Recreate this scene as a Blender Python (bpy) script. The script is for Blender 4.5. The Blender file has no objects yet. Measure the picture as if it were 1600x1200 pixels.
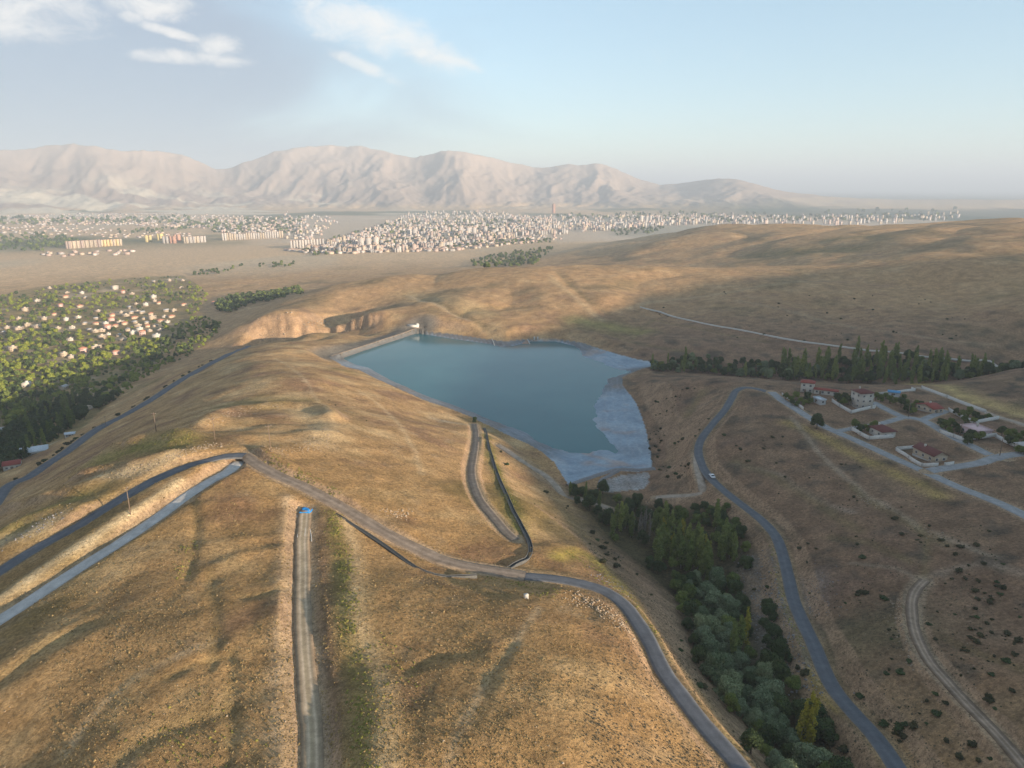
import bpy, math, random
import numpy as np
from mathutils import Vector, Matrix, noise as mnoise

R_ = math.radians
random.seed(7)
rng = np.random.default_rng(11)
scene = bpy.context.scene
COL = scene.collection

# ------------------------------------------------------------------ camera
CAM_Z = 150.0
FPX = 1109.0                       # focal length in photo pixels (1600 wide)
PITCH = math.atan((600 - 292) / FPX)
cam_d = bpy.data.cameras.new('camera')
cam_d.sensor_width = 36.0
cam_d.lens = 36.0 * FPX / 1600.0
cam_d.clip_start = 1.0
cam_d.clip_end = 200000.0
cam = bpy.data.objects.new('camera', cam_d)
COL.objects.link(cam)
cam.location = (0, 0, CAM_Z)
cam.rotation_euler = (math.pi / 2 - PITCH, 0, 0)
scene.camera = cam

# ------------------------------------------------------------------ sky, sun, exposure
SUN_AZ, SUN_EL = R_(128.0), R_(10.6)            # azimuth from +Y clockwise
TAN_EL = math.tan(SUN_EL)
SUN_H = np.array([math.sin(SUN_AZ), math.cos(SUN_AZ)])   # horizontal direction towards the sun
CRS_H = np.array([SUN_H[1] * -1, SUN_H[0]])               # across the light, pointing forward

world = bpy.data.worlds.new('World')
scene.world = world
world.use_nodes = True
wn, wl = world.node_tree.nodes, world.node_tree.links
wn.clear()


def W(t, **kw):
    n = wn.new(t)
    for k, v in kw.items():
        setattr(n, k, v)
    return n


def wmath(op, a, b=None, clamp=False):
    n = W('ShaderNodeMath', operation=op, use_clamp=clamp)
    for i, v in enumerate((a, b)):
        if v is None:
            continue
        if isinstance(v, (int, float)):
            n.inputs[i].default_value = v
        else:
            wl.new(v, n.inputs[i])
    return n.outputs[0]


sky = W('ShaderNodeTexSky', sky_type='NISHITA')
sky.sun_disc = False
sky.sun_elevation = SUN_EL
sky.sun_rotation = SUN_AZ
sky.altitude = 1200
sky.air_density = 1.0
sky.dust_density = 0.7
sky.ozone_density = 1.2
tc = W('ShaderNodeTexCoord')
sep = W('ShaderNodeSeparateXYZ')
wl.new(tc.outputs['Generated'], sep.inputs[0])
# cloud coordinates: bearing and elevation of the direction (a sky dome, seen from anywhere in the valley)
bear = wmath('ARCTAN2', sep.outputs[0], sep.outputs[1])
elev = wmath('ARCSINE', sep.outputs[2])
comb = W('ShaderNodeCombineXYZ')
wl.new(bear, comb.inputs[0]); wl.new(elev, comb.inputs[1])


def cloud_noise(scale, detail, rough, offs, squash=2.2, shear=0.0):
    mp = W('ShaderNodeMapping')
    mp.inputs['Location'].default_value = offs
    mp.inputs['Rotation'].default_value = (0, 0, shear)
    mp.inputs['Scale'].default_value = (scale, scale * squash, 1)
    wl.new(comb.outputs[0], mp.inputs[0])
    n = W('ShaderNodeTexNoise')
    n.inputs['Scale'].default_value = 1.0
    n.inputs['Detail'].default_value = detail
    n.inputs['Roughness'].default_value = rough
    n.inputs['Distortion'].default_value = 0.5
    wl.new(mp.outputs[0], n.inputs['Vector'])
    return n.outputs[0]


def sky_be(px, py):
    d = np.array([px - 800, FPX * math.cos(PITCH) + (600 - py) * math.sin(PITCH),
                  -FPX * math.sin(PITCH) + (600 - py) * math.cos(PITCH)])
    d /= np.linalg.norm(d)
    return math.atan2(d[0], d[1]), math.asin(d[2])


def blob(px, py, ru, rv, rot=0.0):
    """a soft ellipse in the sky, radii in photo pixels"""
    u0, v0 = sky_be(px, py)
    ru, rv = ru / 1150.0, rv / 1150.0
    du, dv = wmath('SUBTRACT', bear, u0), wmath('SUBTRACT', elev, v0)
    c, s = math.cos(rot), math.sin(rot)
    a = wmath('DIVIDE', wmath('ADD', wmath('MULTIPLY', du, c), wmath('MULTIPLY', dv, s)), ru)
    b = wmath('DIVIDE', wmath('SUBTRACT', wmath('MULTIPLY', dv, c), wmath('MULTIPLY', du, s)), rv)
    r2 = wmath('ADD', wmath('MULTIPLY', a, a), wmath('MULTIPLY', b, b))
    return wmath('MAXIMUM', wmath('SUBTRACT', 1.0, r2), 0.0)


def ramp(v, a, b):
    n = W('ShaderNodeMapRange', interpolation_type='SMOOTHSTEP')
    n.inputs[1].default_value = a; n.inputs[2].default_value = b
    wl.new(v, n.inputs[0])
    return n.outputs[0]


# grey veil that lies over the left of the sky, broken by noise
n_big = cloud_noise(3.2, 5, 0.5, (3.1, 1.7, 0), 2.6)
n_fine = cloud_noise(21.0, 9, 0.68, (8.3, 4.2, 0), 1.7, 0.12)
left = ramp(wmath('SUBTRACT', wmath('MULTIPLY', n_big, 0.55), bear), 0.24, 0.66)
grey_a = wmath('MULTIPLY', left, 0.85)
puffs = None
for a in [(575, 42, 115, 44, -.12), (645, 68, 115, 32, -.38), (520, 28, 75, 40, 0), (590, 55, 70, 34, -.2), (338, 74, 50, 20, .1), (270, 52, 60, 9, -.22), (205, 25, 22, 12, 0),
          (570, 104, 75, 13, -.4), (700, 92, 70, 10, -.3), (300, 90, 100, 14, 0), (30, 10, 120, 50, 0), (230, 5, 80, 26, 0)]:
    b = blob(*a)
    puffs = b if puffs is None else wmath('MAXIMUM', puffs, b)
white_a = wmath('MULTIPLY', ramp(wmath('ADD', wmath('MULTIPLY', puffs, .46), n_fine), 0.58, 1.12), 0.85)
mix1 = W('ShaderNodeMix', data_type='RGBA')
veil = W('ShaderNodeMix', data_type='RGBA')          # even thin high haze over the whole sky
veil.inputs[0].default_value = 0.5
wl.new(sky.outputs[0], veil.inputs[6]); veil.inputs[7].default_value = (1.78, 2.58, 3.05, 1)
wl.new(grey_a, mix1.inputs[0]); wl.new(veil.outputs[2], mix1.inputs[6])
mix1.inputs[7].default_value = (1.42, 1.72, 2.2, 1)
mix2 = W('ShaderNodeMix', data_type='RGBA')
wl.new(white_a, mix2.inputs[0]); wl.new(mix1.outputs[2], mix2.inputs[6])
mix2.inputs[7].default_value = (3.9, 3.8, 3.65, 1)
bg = W('ShaderNodeBackground')
bg.inputs[1].default_value = 0.10
wl.new(mix2.outputs[2], bg.inputs[0])
out = W('ShaderNodeOutputWorld')
wl.new(bg.outputs[0], out.inputs[0])

sun_d = bpy.data.lights.new('sun', 'SUN')
sun_d.energy = 5.0
sun_d.angle = R_(0.6)
sun_d.color = (1.0, 0.81, 0.61)
sun = bpy.data.objects.new('sun', sun_d)
COL.objects.link(sun)
sdir = Vector((math.cos(SUN_EL) * SUN_H[0], math.cos(SUN_EL) * SUN_H[1], math.sin(SUN_EL)))
sun.rotation_euler = sdir.to_track_quat('Z', 'Y').to_euler()
sun.location = (300, -300, 600)

scene.view_settings.view_transform = 'Standard'
scene.view_settings.look = 'None'
scene.view_settings.exposure = 1.44
scene.view_settings.gamma = 1.0
scene.view_settings.use_curve_mapping = False
scene.cycles.use_denoising = True
scene.cycles.use_adaptive_sampling = True
scene.cycles.adaptive_threshold = 0.013
scene.cycles.max_bounces = 5
scene.cycles.diffuse_bounces = 2
scene.cycles.glossy_bounces = 2
scene.cycles.transmission_bounces = 2
scene.cycles.volume_bounces = 0
scene.cycles.transparent_max_bounces = 6

# ------------------------------------------------------------------ small helpers


def sstep(a, b, x):
    t = np.clip((x - a) / (b - a), 0, 1)
    return t * t * (3 - 2 * t)


def lerp(a, b, t):
    return a + (b - a) * t


_perm = np.random.default_rng(5).permutation(4096)
_gx, _gy = np.random.default_rng(6).uniform(-1, 1, (2, 4096))


def noise2(x, y):
    """gradient noise, about -0.7..0.7"""
    xi = np.floor(x).astype(np.int64); yi = np.floor(y).astype(np.int64)
    xf = x - xi; yf = y - yi
    u = xf * xf * xf * (xf * (xf * 6 - 15) + 10)
    v = yf * yf * yf * (yf * (yf * 6 - 15) + 10)

    def g(ix, iy, fx, fy):
        h = _perm[(_perm[ix & 4095] + iy) & 4095]
        return _gx[h] * fx + _gy[h] * fy
    a = g(xi, yi, xf, yf); b = g(xi + 1, yi, xf - 1, yf)
    c = g(xi, yi + 1, xf, yf - 1); d = g(xi + 1, yi + 1, xf - 1, yf - 1)
    return lerp(lerp(a, b, u), lerp(c, d, u), v)


def fbm(x, y, scale, octs=4, gain=0.5, seed=0.0):
    r = np.zeros_like(x, dtype=float); amp = 1.0; f = 1.0 / scale
    for o in range(octs):
        r += amp * noise2(x * f + 17.3 * o + seed, y * f - 9.1 * o + seed * 1.7)
        amp *= gain; f *= 2.03
    return r


def ridged(x, y, scale, octs=4, seed=0.0):
    r = np.zeros_like(x, dtype=float); amp = 1.0; f = 1.0 / scale; tot = 0
    for o in range(octs):
        n = 1 - np.abs(noise2(x * f + 31.3 * o + seed, y * f + 7.7 * o - seed)) * 2.2
        r += amp * n; tot += amp
        amp *= 0.5; f *= 2.1
    return r / tot


def ray_dir(px, py):
    return np.array([px - 800.0, FPX * math.cos(PITCH) + (600 - py) * math.sin(PITCH),
                     -FPX * math.sin(PITCH) + (600 - py) * math.cos(PITCH)])


def at_z(px, py, z):
    d = ray_dir(px, py)
    t = (z - CAM_Z) / d[2]
    return d[0] * t, d[1] * t


# ------------------------------------------------------------------ terrain control points: photo position and height (lake level = 0)
CP = '''-150,1200,44 0,1200,48 250,1200,54 500,1200,56 700,1200,58 900,1200,57 1040,1200,50 1150,1200,42 1220,1200,27 1290,1200,22 1400,1200,30 1500,1200,36 1600,1200,42 1750,1200,48
0,1050,50 250,1050,55 475,1050,55 600,1050,56 800,1050,58 930,1050,55 1000,1050,48 1040,1050,43 1085,1050,30 1120,1050,21 1180,1050,18 1240,1050,22 1290,1050,27 1400,1050,33 1600,1050,42 1750,1050,46
0,960,46 150,950,52 350,930,55 475,930,54 600,930,54 750,950,54 880,960,52 985,960,41 1030,950,29 1070,950,17 1130,950,12 1190,930,16 1240,930,23 1350,930,31 1500,930,37 1600,930,41
-150,900,38 0,880,44 100,830,49 250,770,55 380,715,57 230,690,50 130,740,44 0,805,34 -150,880,20
-120,850,-14 0,775,-10 50,740,-8 100,707,-6 150,672,-4 200,645,-2 240,622,0 290,590,3 330,568,6 380,545,10
-150,740,-34 0,700,-32 60,690,-34 150,620,-36 0,600,-44 100,560,-45 200,520,-45 250,560,-38 300,530,-35 0,480,-48 150,450,-48 300,460,-46 340,500,-35 280,440,-46 380,465,-38 460,455,-34 -200,550,-46 -200,450,-50
310,650,42 480,640,45 600,680,40 560,600,24 480,590,34 420,570,26 350,590,22 300,620,22 540,570,8 620,640,22 680,660,16 650,720,38 560,740,48 480,700,52 700,760,36 740,700,24 760,680,14 735,655,7
760,700,18 790,770,27 825,850,37 800,885,40 700,800,41 600,780,47 600,830,47 700,880,44 780,895,42 850,903,42 500,770,52
830,800,29 870,790,17 830,735,12 790,700,11 880,770,9 850,830,31 900,850,29 950,880,27 900,890,38 960,920,38
900,775,6 950,790,4 1000,800,4 1050,790,6 1000,780,4 940,760,3 1010,760,3 970,840,8 1040,870,9 1090,900,11 1100,830,12 1150,870,16 1190,860,19
1145,615,30 1130,640,27 1100,680,22 1095,710,19 1110,742,18 1160,790,20 1205,830,22 1225,870,23
985,590,4 1010,600,12 1060,595,22 1100,592,26 1050,640,14 1030,690,8 1060,740,12 1040,765,7
1180,605,30 1262,610,30 1345,630,31 1240,640,31 1310,675,32 1470,710,35 1450,738,35 1420,655,33 1540,720,38 1600,700,39 1600,800,42 1600,640,34 1500,612,30 1420,603,28 1300,603,28 1350,750,33 1250,720,29 1450,820,36 1300,820,29 1600,870,42 1750,700,42 1750,850,46
1040,580,2 1100,572,4 1200,590,6 1300,590,7 1400,592,8 1500,595,9 1600,600,10 1750,605,12
1100,545,12 1250,550,14 1400,560,18 1600,580,22 1750,590,26 1000,520,10 1000,490,16 1100,500,20 1250,500,24 1400,500,30 1600,500,40 1750,500,50 1200,460,34 1400,450,42 1600,440,56 1750,440,64 1000,450,30 1100,424,40 1000,415,38 900,415,40 820,428,38 700,432,33 600,438,27 520,447,18
950,411,41 1050,418,42 955,404,4 1060,412,16 1130,415,24 1000,408,12 1200,405,36 1300,410,48 1450,405,64 1600,390,78 1100,385,34 1000,385,18 900,395,-5 850,400,-20 800,408,-40 730,410,-42 850,385,-38 1200,375,52 1120,352,58 1030,375,38 1300,360,66 1400,365,75 1500,347,82 1600,342,84 1750,342,88 1250,354,62
640,500,12 700,505,12 800,505,13 900,510,12 720,470,24 850,465,26 950,470,26 600,480,18 560,500,12 640,470,22
450,488,10 400,502,0 380,525,-12 450,522,-6 500,515,-6 540,503,2 545,522,-14 600,515,2 400,548,16 470,546,16 510,553,9 430,531,-3
350,440,-40 450,430,-44 600,410,-48 650,400,-50 500,420,-46 100,420,-50 300,420,-50 0,400,-55 400,390,-55 650,385,-56 -200,400,-55 540,388,-56 760,390,-56'''
cps = []
for tok in CP.split():
    a = [float(v) for v in tok.split(',')]
    x, y = at_z(*a)
    cps.append((x, y, a[2]))
cps += [(0, 90, 56), (-40, 60, 53), (50, 60, 52), (120, 60, 42), (-90, 60, 48), (0, 30, 46), (60, 20, 42), (180, 60, 44), (240, 80, 46)]
for azd in (-75, -60, -48, -36, -24, -12, 0, 12, 24, 36, 48, 60, 75):
    for rr in (3000, 4000):
        a = R_(azd)
        cps.append((rr * math.sin(a), rr * math.cos(a), -60))
cps = np.array(cps)


def warp(x, y):
    return np.stack([np.log(np.maximum(np.hypot(x, y), 20)), np.arctan2(x, y)], -1)


Q = warp(cps[:, 0], cps[:, 1])


def tps_k(d2):
    return 0.5 * d2 * np.log(d2 + 1e-12)


_n = len(Q)
_K = tps_k(((Q[:, None] - Q[None]) ** 2).sum(-1)) + np.eye(_n) * 2e-4
_Pm = np.hstack([np.ones((_n, 1)), Q])
_A = np.block([[_K, _Pm], [_Pm.T, np.zeros((3, 3))]])
_w = np.linalg.solve(_A, np.concatenate([cps[:, 2], np.zeros(3)]))


def base_height(x, y):
    q = warp(x, y)
    o = np.empty(len(q))
    for i in range(0, len(q), 20000):
        c = q[i:i + 20000]
        d2 = ((c[:, None, 0] - Q[None, :, 0]) ** 2 + (c[:, None, 1] - Q[None, :, 1]) ** 2)
        o[i:i + 20000] = tps_k(d2) @ _w[:_n] + _w[_n] + c @ _w[_n + 1:]
    return o


# ------------------------------------------------------------------ polar grid (fine in front of the camera, coarse behind)
az_f = np.radians(np.arange(-43, 43.001, 0.125))
az_c1 = np.radians(np.linspace(43, 317, 130)[1:-1])
AZ = np.concatenate([az_f, az_c1])                 # increasing, wraps at 317 = -43
r1 = [46.0]
while r1[-1] < 3000:
    r1.append(r1[-1] * (1.0052 if r1[-1] > 85 else 1.02))
while r1[-1] < 15000:
    r1.append(r1[-1] * (1.0048 if 7000 < r1[-1] < 11800 else 1.010))
while r1[-1] < 60000:
    r1.append(r1[-1] * 1.06)
RR = np.array(r1)
NA, NR = len(AZ), len(RR)
GA, GR = np.meshgrid(AZ, RR)                       # shape NR, NA
GX, GY = GR * np.sin(GA), GR * np.cos(GA)
LR = np.log(RR)

# --- base
aa = np.abs((GA + np.pi) % (2 * np.pi) - np.pi)
front = (aa < R_(80)) & (GR < 4000)
Z = np.full(GX.shape, -60.0)
Z[front] = base_height(GX[front], GY[front])
back = 40 - 100 * sstep(500, 3200, GR) + 4 * fbm(GX, GY, 300, 3)
Z = lerp(Z, back, sstep(R_(55), R_(80), aa))
Z = lerp(Z, -60.0, sstep(2500, 3600, GR))
# --- hill behind and to the right of the camera: it shades the valley
S_PTS = [(-600, -30), (-200, -8), (0, 16), (120, 40), (190, 50), (270, 52), (345, 56), (450, 72), (590, 86), (720, 96), (860, 102), (1000, 88), (1140, 72), (1400, 66), (1800, 30), (2600, -40)]
GU = GX * CRS_H[0] + GY * CRS_H[1]
GS = GX * SUN_H[0] + GY * SUN_H[1]                # metres towards the sun
S_D = 760.0
su = np.interp(GU, [p[0] for p in S_PTS], [p[1] for p in S_PTS]) + 9 * fbm(GU, GU * 0 + 3.3, 130, 4)
ridge_h = su + TAN_EL * S_D
rw = np.exp(-((GS - S_D) / np.where(GS < S_D, 250.0, 420.0)) ** 2)
Z = np.maximum(Z, lerp(np.minimum(Z, ridge_h), ridge_h, rw))

# --- mountains beyond the town
MT = [(-800, 250), (-300, 240), (-100, 236), (0, 238), (90, 228), (150, 233), (230, 236), (290, 246), (340, 268), (365, 266), (400, 252), (440, 239), (480, 235), (520, 227), (560, 232), (610, 240), (650, 246), (690, 237), (720, 240), (770, 246), (800, 255), (835, 264), (870, 262), (930, 258), (965, 267), (1000, 282), (1030, 290), (1060, 288), (1100, 283), (1150, 281), (1190, 290), (1230, 299), (1290, 307), (1400, 312), (2400, 312)]
pxg = 800 + FPX / math.cos(PITCH) * np.tan(np.clip((GA + np.pi) % (2 * np.pi) - np.pi, -1.2, 1.2))  # photo column near the horizon (approx.)
mpy = np.interp(pxg, [m[0] for m in MT], [m[1] for m in MT])
mR1 = 10500 + 1500 * noise2(GA * 7.0, GA * 0 + 2.2) + -500 * sstep(960, 1090, pxg)
mH = CAM_Z + (292 - mpy) * math.cos(PITCH) ** 2 * np.cos(np.minimum(aa, 1.2)) / FPX * mR1 + 60
mH = np.maximum(mH, 0)
mR0 = 6700 + 900 * fbm(GX, GY, 2600, 3, seed=4.0)
t = np.clip((GR - mR0) / (mR1 - mR0), 0, 1)
tb = np.clip((GR - mR1) / 5200, 0, 1)
wpx = 220 * fbm(GX, GY, 1700, 3, seed=14.)
# spurs and ravines run down the slope: ridged noise stretched along the fall line
spur = ridged(GA * 10000 + wpx + 0.18 * GR, GR * 0.22, 1150, 2, 2.0)
spur2 = ridged(GA * 10000 - wpx - 0.12 * GR, GR * 0.30, 480, 3, 9.0)
spur3 = ridged(GA * 10000 + .3 * wpx, GR * 0.45, 190, 2, 5.0)
prof = np.where(GR < mR1, t ** 2.0 * (0.70 + 0.30 * t), (1 - tb) ** 1.5)
mamp = np.clip(mH / 520, 0, 1) * (GR < 16500) * np.where(GR < mR1, 4 * t ** 1.1 * (1 - .86 * t), .56 * (1 - tb) ** 2)
mZ = mH * prof + mamp * (155 * (spur - 0.60) + 85 * (spur2 - 0.6) + 26 * (spur3 - .6))
mZ = np.where(aa < R_(75), mZ, mZ * sstep(R_(95), R_(75), aa))
MASK_M = np.clip(mZ, 0, None) * (GR > 6400)
Z = Z + MASK_M
# a second, farther line of hills on the left
far_h = np.interp(pxg, [-800, 0, 100, 220, 300, 400, 500, 700], [0, 500, 560, 560, 480, 330, 150, 0])
Z = np.maximum(Z, -60 + (far_h + 60 * fbm(GX, GY, 2500, 3)) * np.exp(-((GR - 14300) / 1500) ** 2) * (aa < 1.2))

# --- roughness of the ground
near = 1 - sstep(1800, 3200, GR)
calm = np.ones_like(Z)
rough = 2.6 * fbm(GX, GY, 130, 3, seed=1.0) + 0.9 * fbm(GX, GY, 32, 4, seed=2.0) + 0.22 * fbm(GX, GY, 6, 3, seed=3.0) * (GR < 700)
hills = sstep(0, 30, Z) * sstep(420, 800, GR)
rough = rough + hills * (6.0 * fbm(GX, GY, 240, 3, seed=5.0) - 5 * np.clip(0.16 - np.abs(noise2(GX / 210 + 3, GY / 210)), 0, 1) / 0.16 * 0.8)
rough += sstep(380, 300, GR) * (0.55 * ridged(GX * 0.7 + GY * 0.5, GY, 45, 3, 1.5) - 0.3)
Z = Z + rough * near
# --- cliff band of the gorge below the dam: a steep rocky step facing the camera
CL = np.array([at_z(px, py, z) for px, py, z in ((385, 512, -4), (415, 502, 2), (445, 495, 8), (480, 492, 11), (515, 490, 12), (545, 492, 11), (570, 497, 9), (598, 503, 6))])
cm0 = (GX > CL[:, 0].min() - 40) & (GX < CL[:, 0].max() + 40) & (GY > CL[:, 1].min() - 90) & (GY < CL[:, 1].max() + 40)
cx0, cy0 = GX[cm0], GY[cm0]
yl = np.interp(cx0, CL[:, 0], CL[:, 1]) + 7 * ridged(cx0, cy0 * .2, 16, 3, 3.0) - 4
dn = yl - cy0
endt = sstep(CL[0, 0] - 5, CL[0, 0] + 25, cx0) * sstep(CL[-1, 0] + 10, CL[-1, 0] - 25, cx0)
Z[cm0] += endt * (3.5 * np.exp(-((dn + 10) / 14) ** 2) - 13 * sstep(-2, 9, dn) * sstep(75, 30, dn))
ZB = Z.copy()


def grid_h(x, y, G=None):
    G = Z if G is None else G
    x = np.asarray(x, float); y = np.asarray(y, float)
    r = np.clip(np.hypot(x, y), RR[0], RR[-2]); a = np.arctan2(x, y)
    a = np.where(a < AZ[0], a + 2 * np.pi, a)
    i = np.clip(np.searchsorted(RR, r) - 1, 0, NR - 2)
    j = np.clip(np.searchsorted(AZ, a) - 1, 0, NA - 2)
    fi = (r - RR[i]) / (RR[i + 1] - RR[i]); fj = (a - AZ[j]) / (AZ[j + 1] - AZ[j])
    fj = np.clip(fj, 0, 1)
    return lerp(lerp(G[i, j], G[i, j + 1], fj), lerp(G[i + 1, j], G[i + 1, j + 1], fj), fi)


def at(px, py, dz=0.0):
    """photo pixel -> the point of the ground that it shows (walks out along one bearing of the grid)"""
    d = ray_dir(px, py); d = d / math.hypot(d[0], d[1])
    a_ = math.atan2(d[0], d[1])
    j = min(max(int(np.searchsorted(AZ, a_)) - 1, 0), NA - 2)
    fj = min(max((a_ - AZ[j]) / (AZ[j + 1] - AZ[j]), 0), 1)
    h = Z[:, j] * (1 - fj) + Z[:, j + 1] * fj + dz
    gap = CAM_Z + d[2] * RR - h
    k = int(np.argmax(gap < 0))
    if gap[k] >= 0:
        t_ = min((-60 - CAM_Z) / min(d[2], -1e-4), 50000)
    elif k == 0:
        t_ = RR[0]
    else:
        t_ = lerp(RR[k - 1], RR[k], gap[k - 1] / (gap[k - 1] - gap[k]))
    x, y = d[0] * t_, d[1] * t_
    return float(x), float(y), float(grid_h(x, y))


def to_px(x, y, z):
    d = np.array([x, y, z - CAM_Z])
    dep = d[1] * math.cos(PITCH) - d[2] * math.sin(PITCH)
    up = d[1] * math.sin(PITCH) + d[2] * math.cos(PITCH)
    return 800 + FPX * d[0] / dep, 600 - FPX * up / dep, dep


def seg_dist(x, y, poly, closed=False):
    """distance to a polyline, index of nearest segment and parameter along it"""
    P = np.asarray(poly, float)[:, :2]
    A = P if closed else P[:-1]
    B = np.roll(P, -1, 0) if closed else P[1:]
    bd = np.full(x.shape, 1e18); bi = np.zeros(x.shape, int); bt = np.zeros(x.shape)
    for k in range(len(A)):
        ax, ay = A[k]; dx, dy = B[k] - A[k]
        L2 = dx * dx + dy * dy + 1e-12
        tt = np.clip(((x - ax) * dx + (y - ay) * dy) / L2, 0, 1)
        d2 = (x - ax - tt * dx) ** 2 + (y - ay - tt * dy) ** 2
        m = d2 < bd
        bd = np.where(m, d2, bd); bi = np.where(m, k, bi); bt = np.where(m, tt, bt)
    return np.sqrt(bd), bi, bt


def inside(x, y, poly):
    P = np.asarray(poly, float)
    c = np.zeros(x.shape, bool)
    j = len(P) - 1
    for i in range(len(P)):
        xi, yi = P[i, :2]; xj, yj = P[j, :2]
        c ^= ((yi > y) != (yj > y)) & (x < (xj - xi) * (y - yi) / (yj - yi + 1e-12) + xi)
        j = i
    return c


def pin(x, y, poly):
    """one point in a polygon"""
    c = False; xj, yj = poly[-1][0], poly[-1][1]
    for p in poly:
        xi, yi = p[0], p[1]
        if (yi > y) != (yj > y) and x < (xj - xi) * (y - yi) / (yj - yi + 1e-12) + xi:
            c = not c
        xj, yj = xi, yi
    return c


def near_mask(poly, margin):
    P = np.asarray(poly)
    return (GX > P[:, 0].min() - margin) & (GX < P[:, 0].max() + margin) & (GY > P[:, 1].min() - margin) & (GY < P[:, 1].max() + margin)


def pl(s):
    return [tuple(float(v) for v in t_.split(',')) for t_ in s.split()]


def catmull(P, step):
    P = np.asarray(P, float)
    out = []
    for i in range(len(P) - 1):
        p0 = P[max(i - 1, 0)]; p1 = P[i]; p2 = P[i + 1]; p3 = P[min(i + 2, len(P) - 1)]
        n = max(2, int(np.linalg.norm((p2 - p1)[:2]) / step))
        for k in range(n):
            t_ = k / n
            out.append(0.5 * (2 * p1 + (p2 - p0) * t_ + (2 * p0 - 5 * p1 + 4 * p2 - p3) * t_ ** 2 + (3 * p1 - p0 - 3 * p2 + p3) * t_ ** 3))
    out.append(P[-1])
    return np.array(out)


def smooth1(v, n):
    v = np.asarray(v, float)
    k = np.ones(2 * n + 1) / (2 * n + 1)
    return np.convolve(np.pad(v, n, mode='edge'), k, 'valid')


# ------------------------------------------------------------------ lake basin
WATER_PX = pl('649,520 700,528 768,538 786,542 802,540 830,533 868,533 900,541 912,556 950,571 986,581 965,588 950,592 944,606 939,620 930,632 927,650 930,668 944,679 955,690 965,704 962,709 950,703 936,704 920,710 905,711 886,708 868,702 850,694 835,685 820,676 800,668 778,660 740,645 700,630 664,618 640,607 612,595 590,583 574,574 556,570 540,563 532,558')
SHORE_PX = pl('648,515 700,521 770,531 790,533 830,528 868,529 905,534 950,549 990,560 1034,568 1000,577 972,589 972,601 984,616 995,632 1003,652 1010,674 1016,702 1020,732 995,737 968,735 930,744 888,757 878,742 866,722 848,707 826,694 796,681 770,668 735,651 700,637 662,625 636,613 606,600 580,588 560,578 536,572 514,558')
WATER = np.array([at_z(px, py, 0.0) for px, py in WATER_PX])
SHORE_Z = np.array([2.6 if (px < 790 and py < 534) else 3.0 for px, py in SHORE_PX])
SHORE_Z[-1] = 4.5; SHORE_Z[0] = 4.0
SHORE = np.array([at_z(p[0], p[1], z) for p, z in zip(SHORE_PX, SHORE_Z)])
lm = near_mask(SHORE, 70)
lx, ly = GX[lm], GY[lm]
# crinkle the water's edge a little
wk = np.clip((lx + 40) / 60, .25, 1) * 5.0 * np.clip((760 - ly) / 120, .2, 1)
wx = lx + wk * fbm(lx, ly, 24, 4, .6, seed=21.); wy = ly + wk * fbm(lx, ly, 24, 4, .6, seed=22.)
dW = seg_dist(wx, wy, WATER, True)[0]; inW = inside(wx, wy, WATER)
dO, kO, tO = seg_dist(lx, ly, SHORE, True); inO = inside(lx, ly, SHORE)
zE = lerp(SHORE_Z[kO], SHORE_Z[(kO + 1) % len(SHORE_Z)], tO)
zb = Z[lm]
mudz = np.clip(dW / (dW + dO + 1e-6), 0, 1) ** 0.9 * zE + 0.06
mudz += np.minimum(dW / 6, 1) * np.minimum(dO / 6, 1) * (0.35 * fbm(lx, ly, 25, 3, seed=8.) + 0.12 * fbm(lx, ly, 5, 2, seed=9.))
mudz = np.maximum(mudz, 0.05)
zin = np.where(inW, -np.minimum(dW * 0.12 + 0.05, 6), mudz)
zout = lerp(zE, np.maximum(zb, zE * 0.6 - 30 * (SHORE_Z[kO] > 3.9)), sstep(1.5, 22, dO))
Z[lm] = np.where(inO | inW, zin, zout)
MUD = np.zeros(Z.shape, bool); MUD[lm] = (inO | inW)

# ------------------------------------------------------------------ roads cut into the slopes
ROADS = []          # (name, world polyline with z, width, material key)


def add_road(name, px, width, mat, shoulder=5.0, depth=0.0, smooth=6, step=3.0, lift=0.0, bank=0.0):
    P = [at(a, b) for a, b in pl(px)]
    C = catmull([(p[0], p[1]) for p in P], step)
    wob = 0.35 if mat != 'asphalt' else 0.08
    C = C + wob * np.stack([fbm(C[:, 0], C[:, 1], 14, 2, seed=41.), fbm(C[:, 0], C[:, 1], 14, 2, seed=43.)], -1)
    zc = smooth1(grid_h(C[:, 0], C[:, 1]), smooth) - depth + lift
    m = near_mask(C, shoulder + width + 4)
    x, y = GX[m], GY[m]
    d, k, tt = seg_dist(x, y, C)
    zr = lerp(zc[k], zc[k + 1], tt)
    w = sstep(width / 2 + shoulder, width / 2 + 0.4, d)
    Zm = Z[m]
    Z[m] = lerp(Zm, zr - 0.12, w)
    ROADS.append((name, np.column_stack([C, zc]), width, mat))
    return np.column_stack([C, zc])


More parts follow.
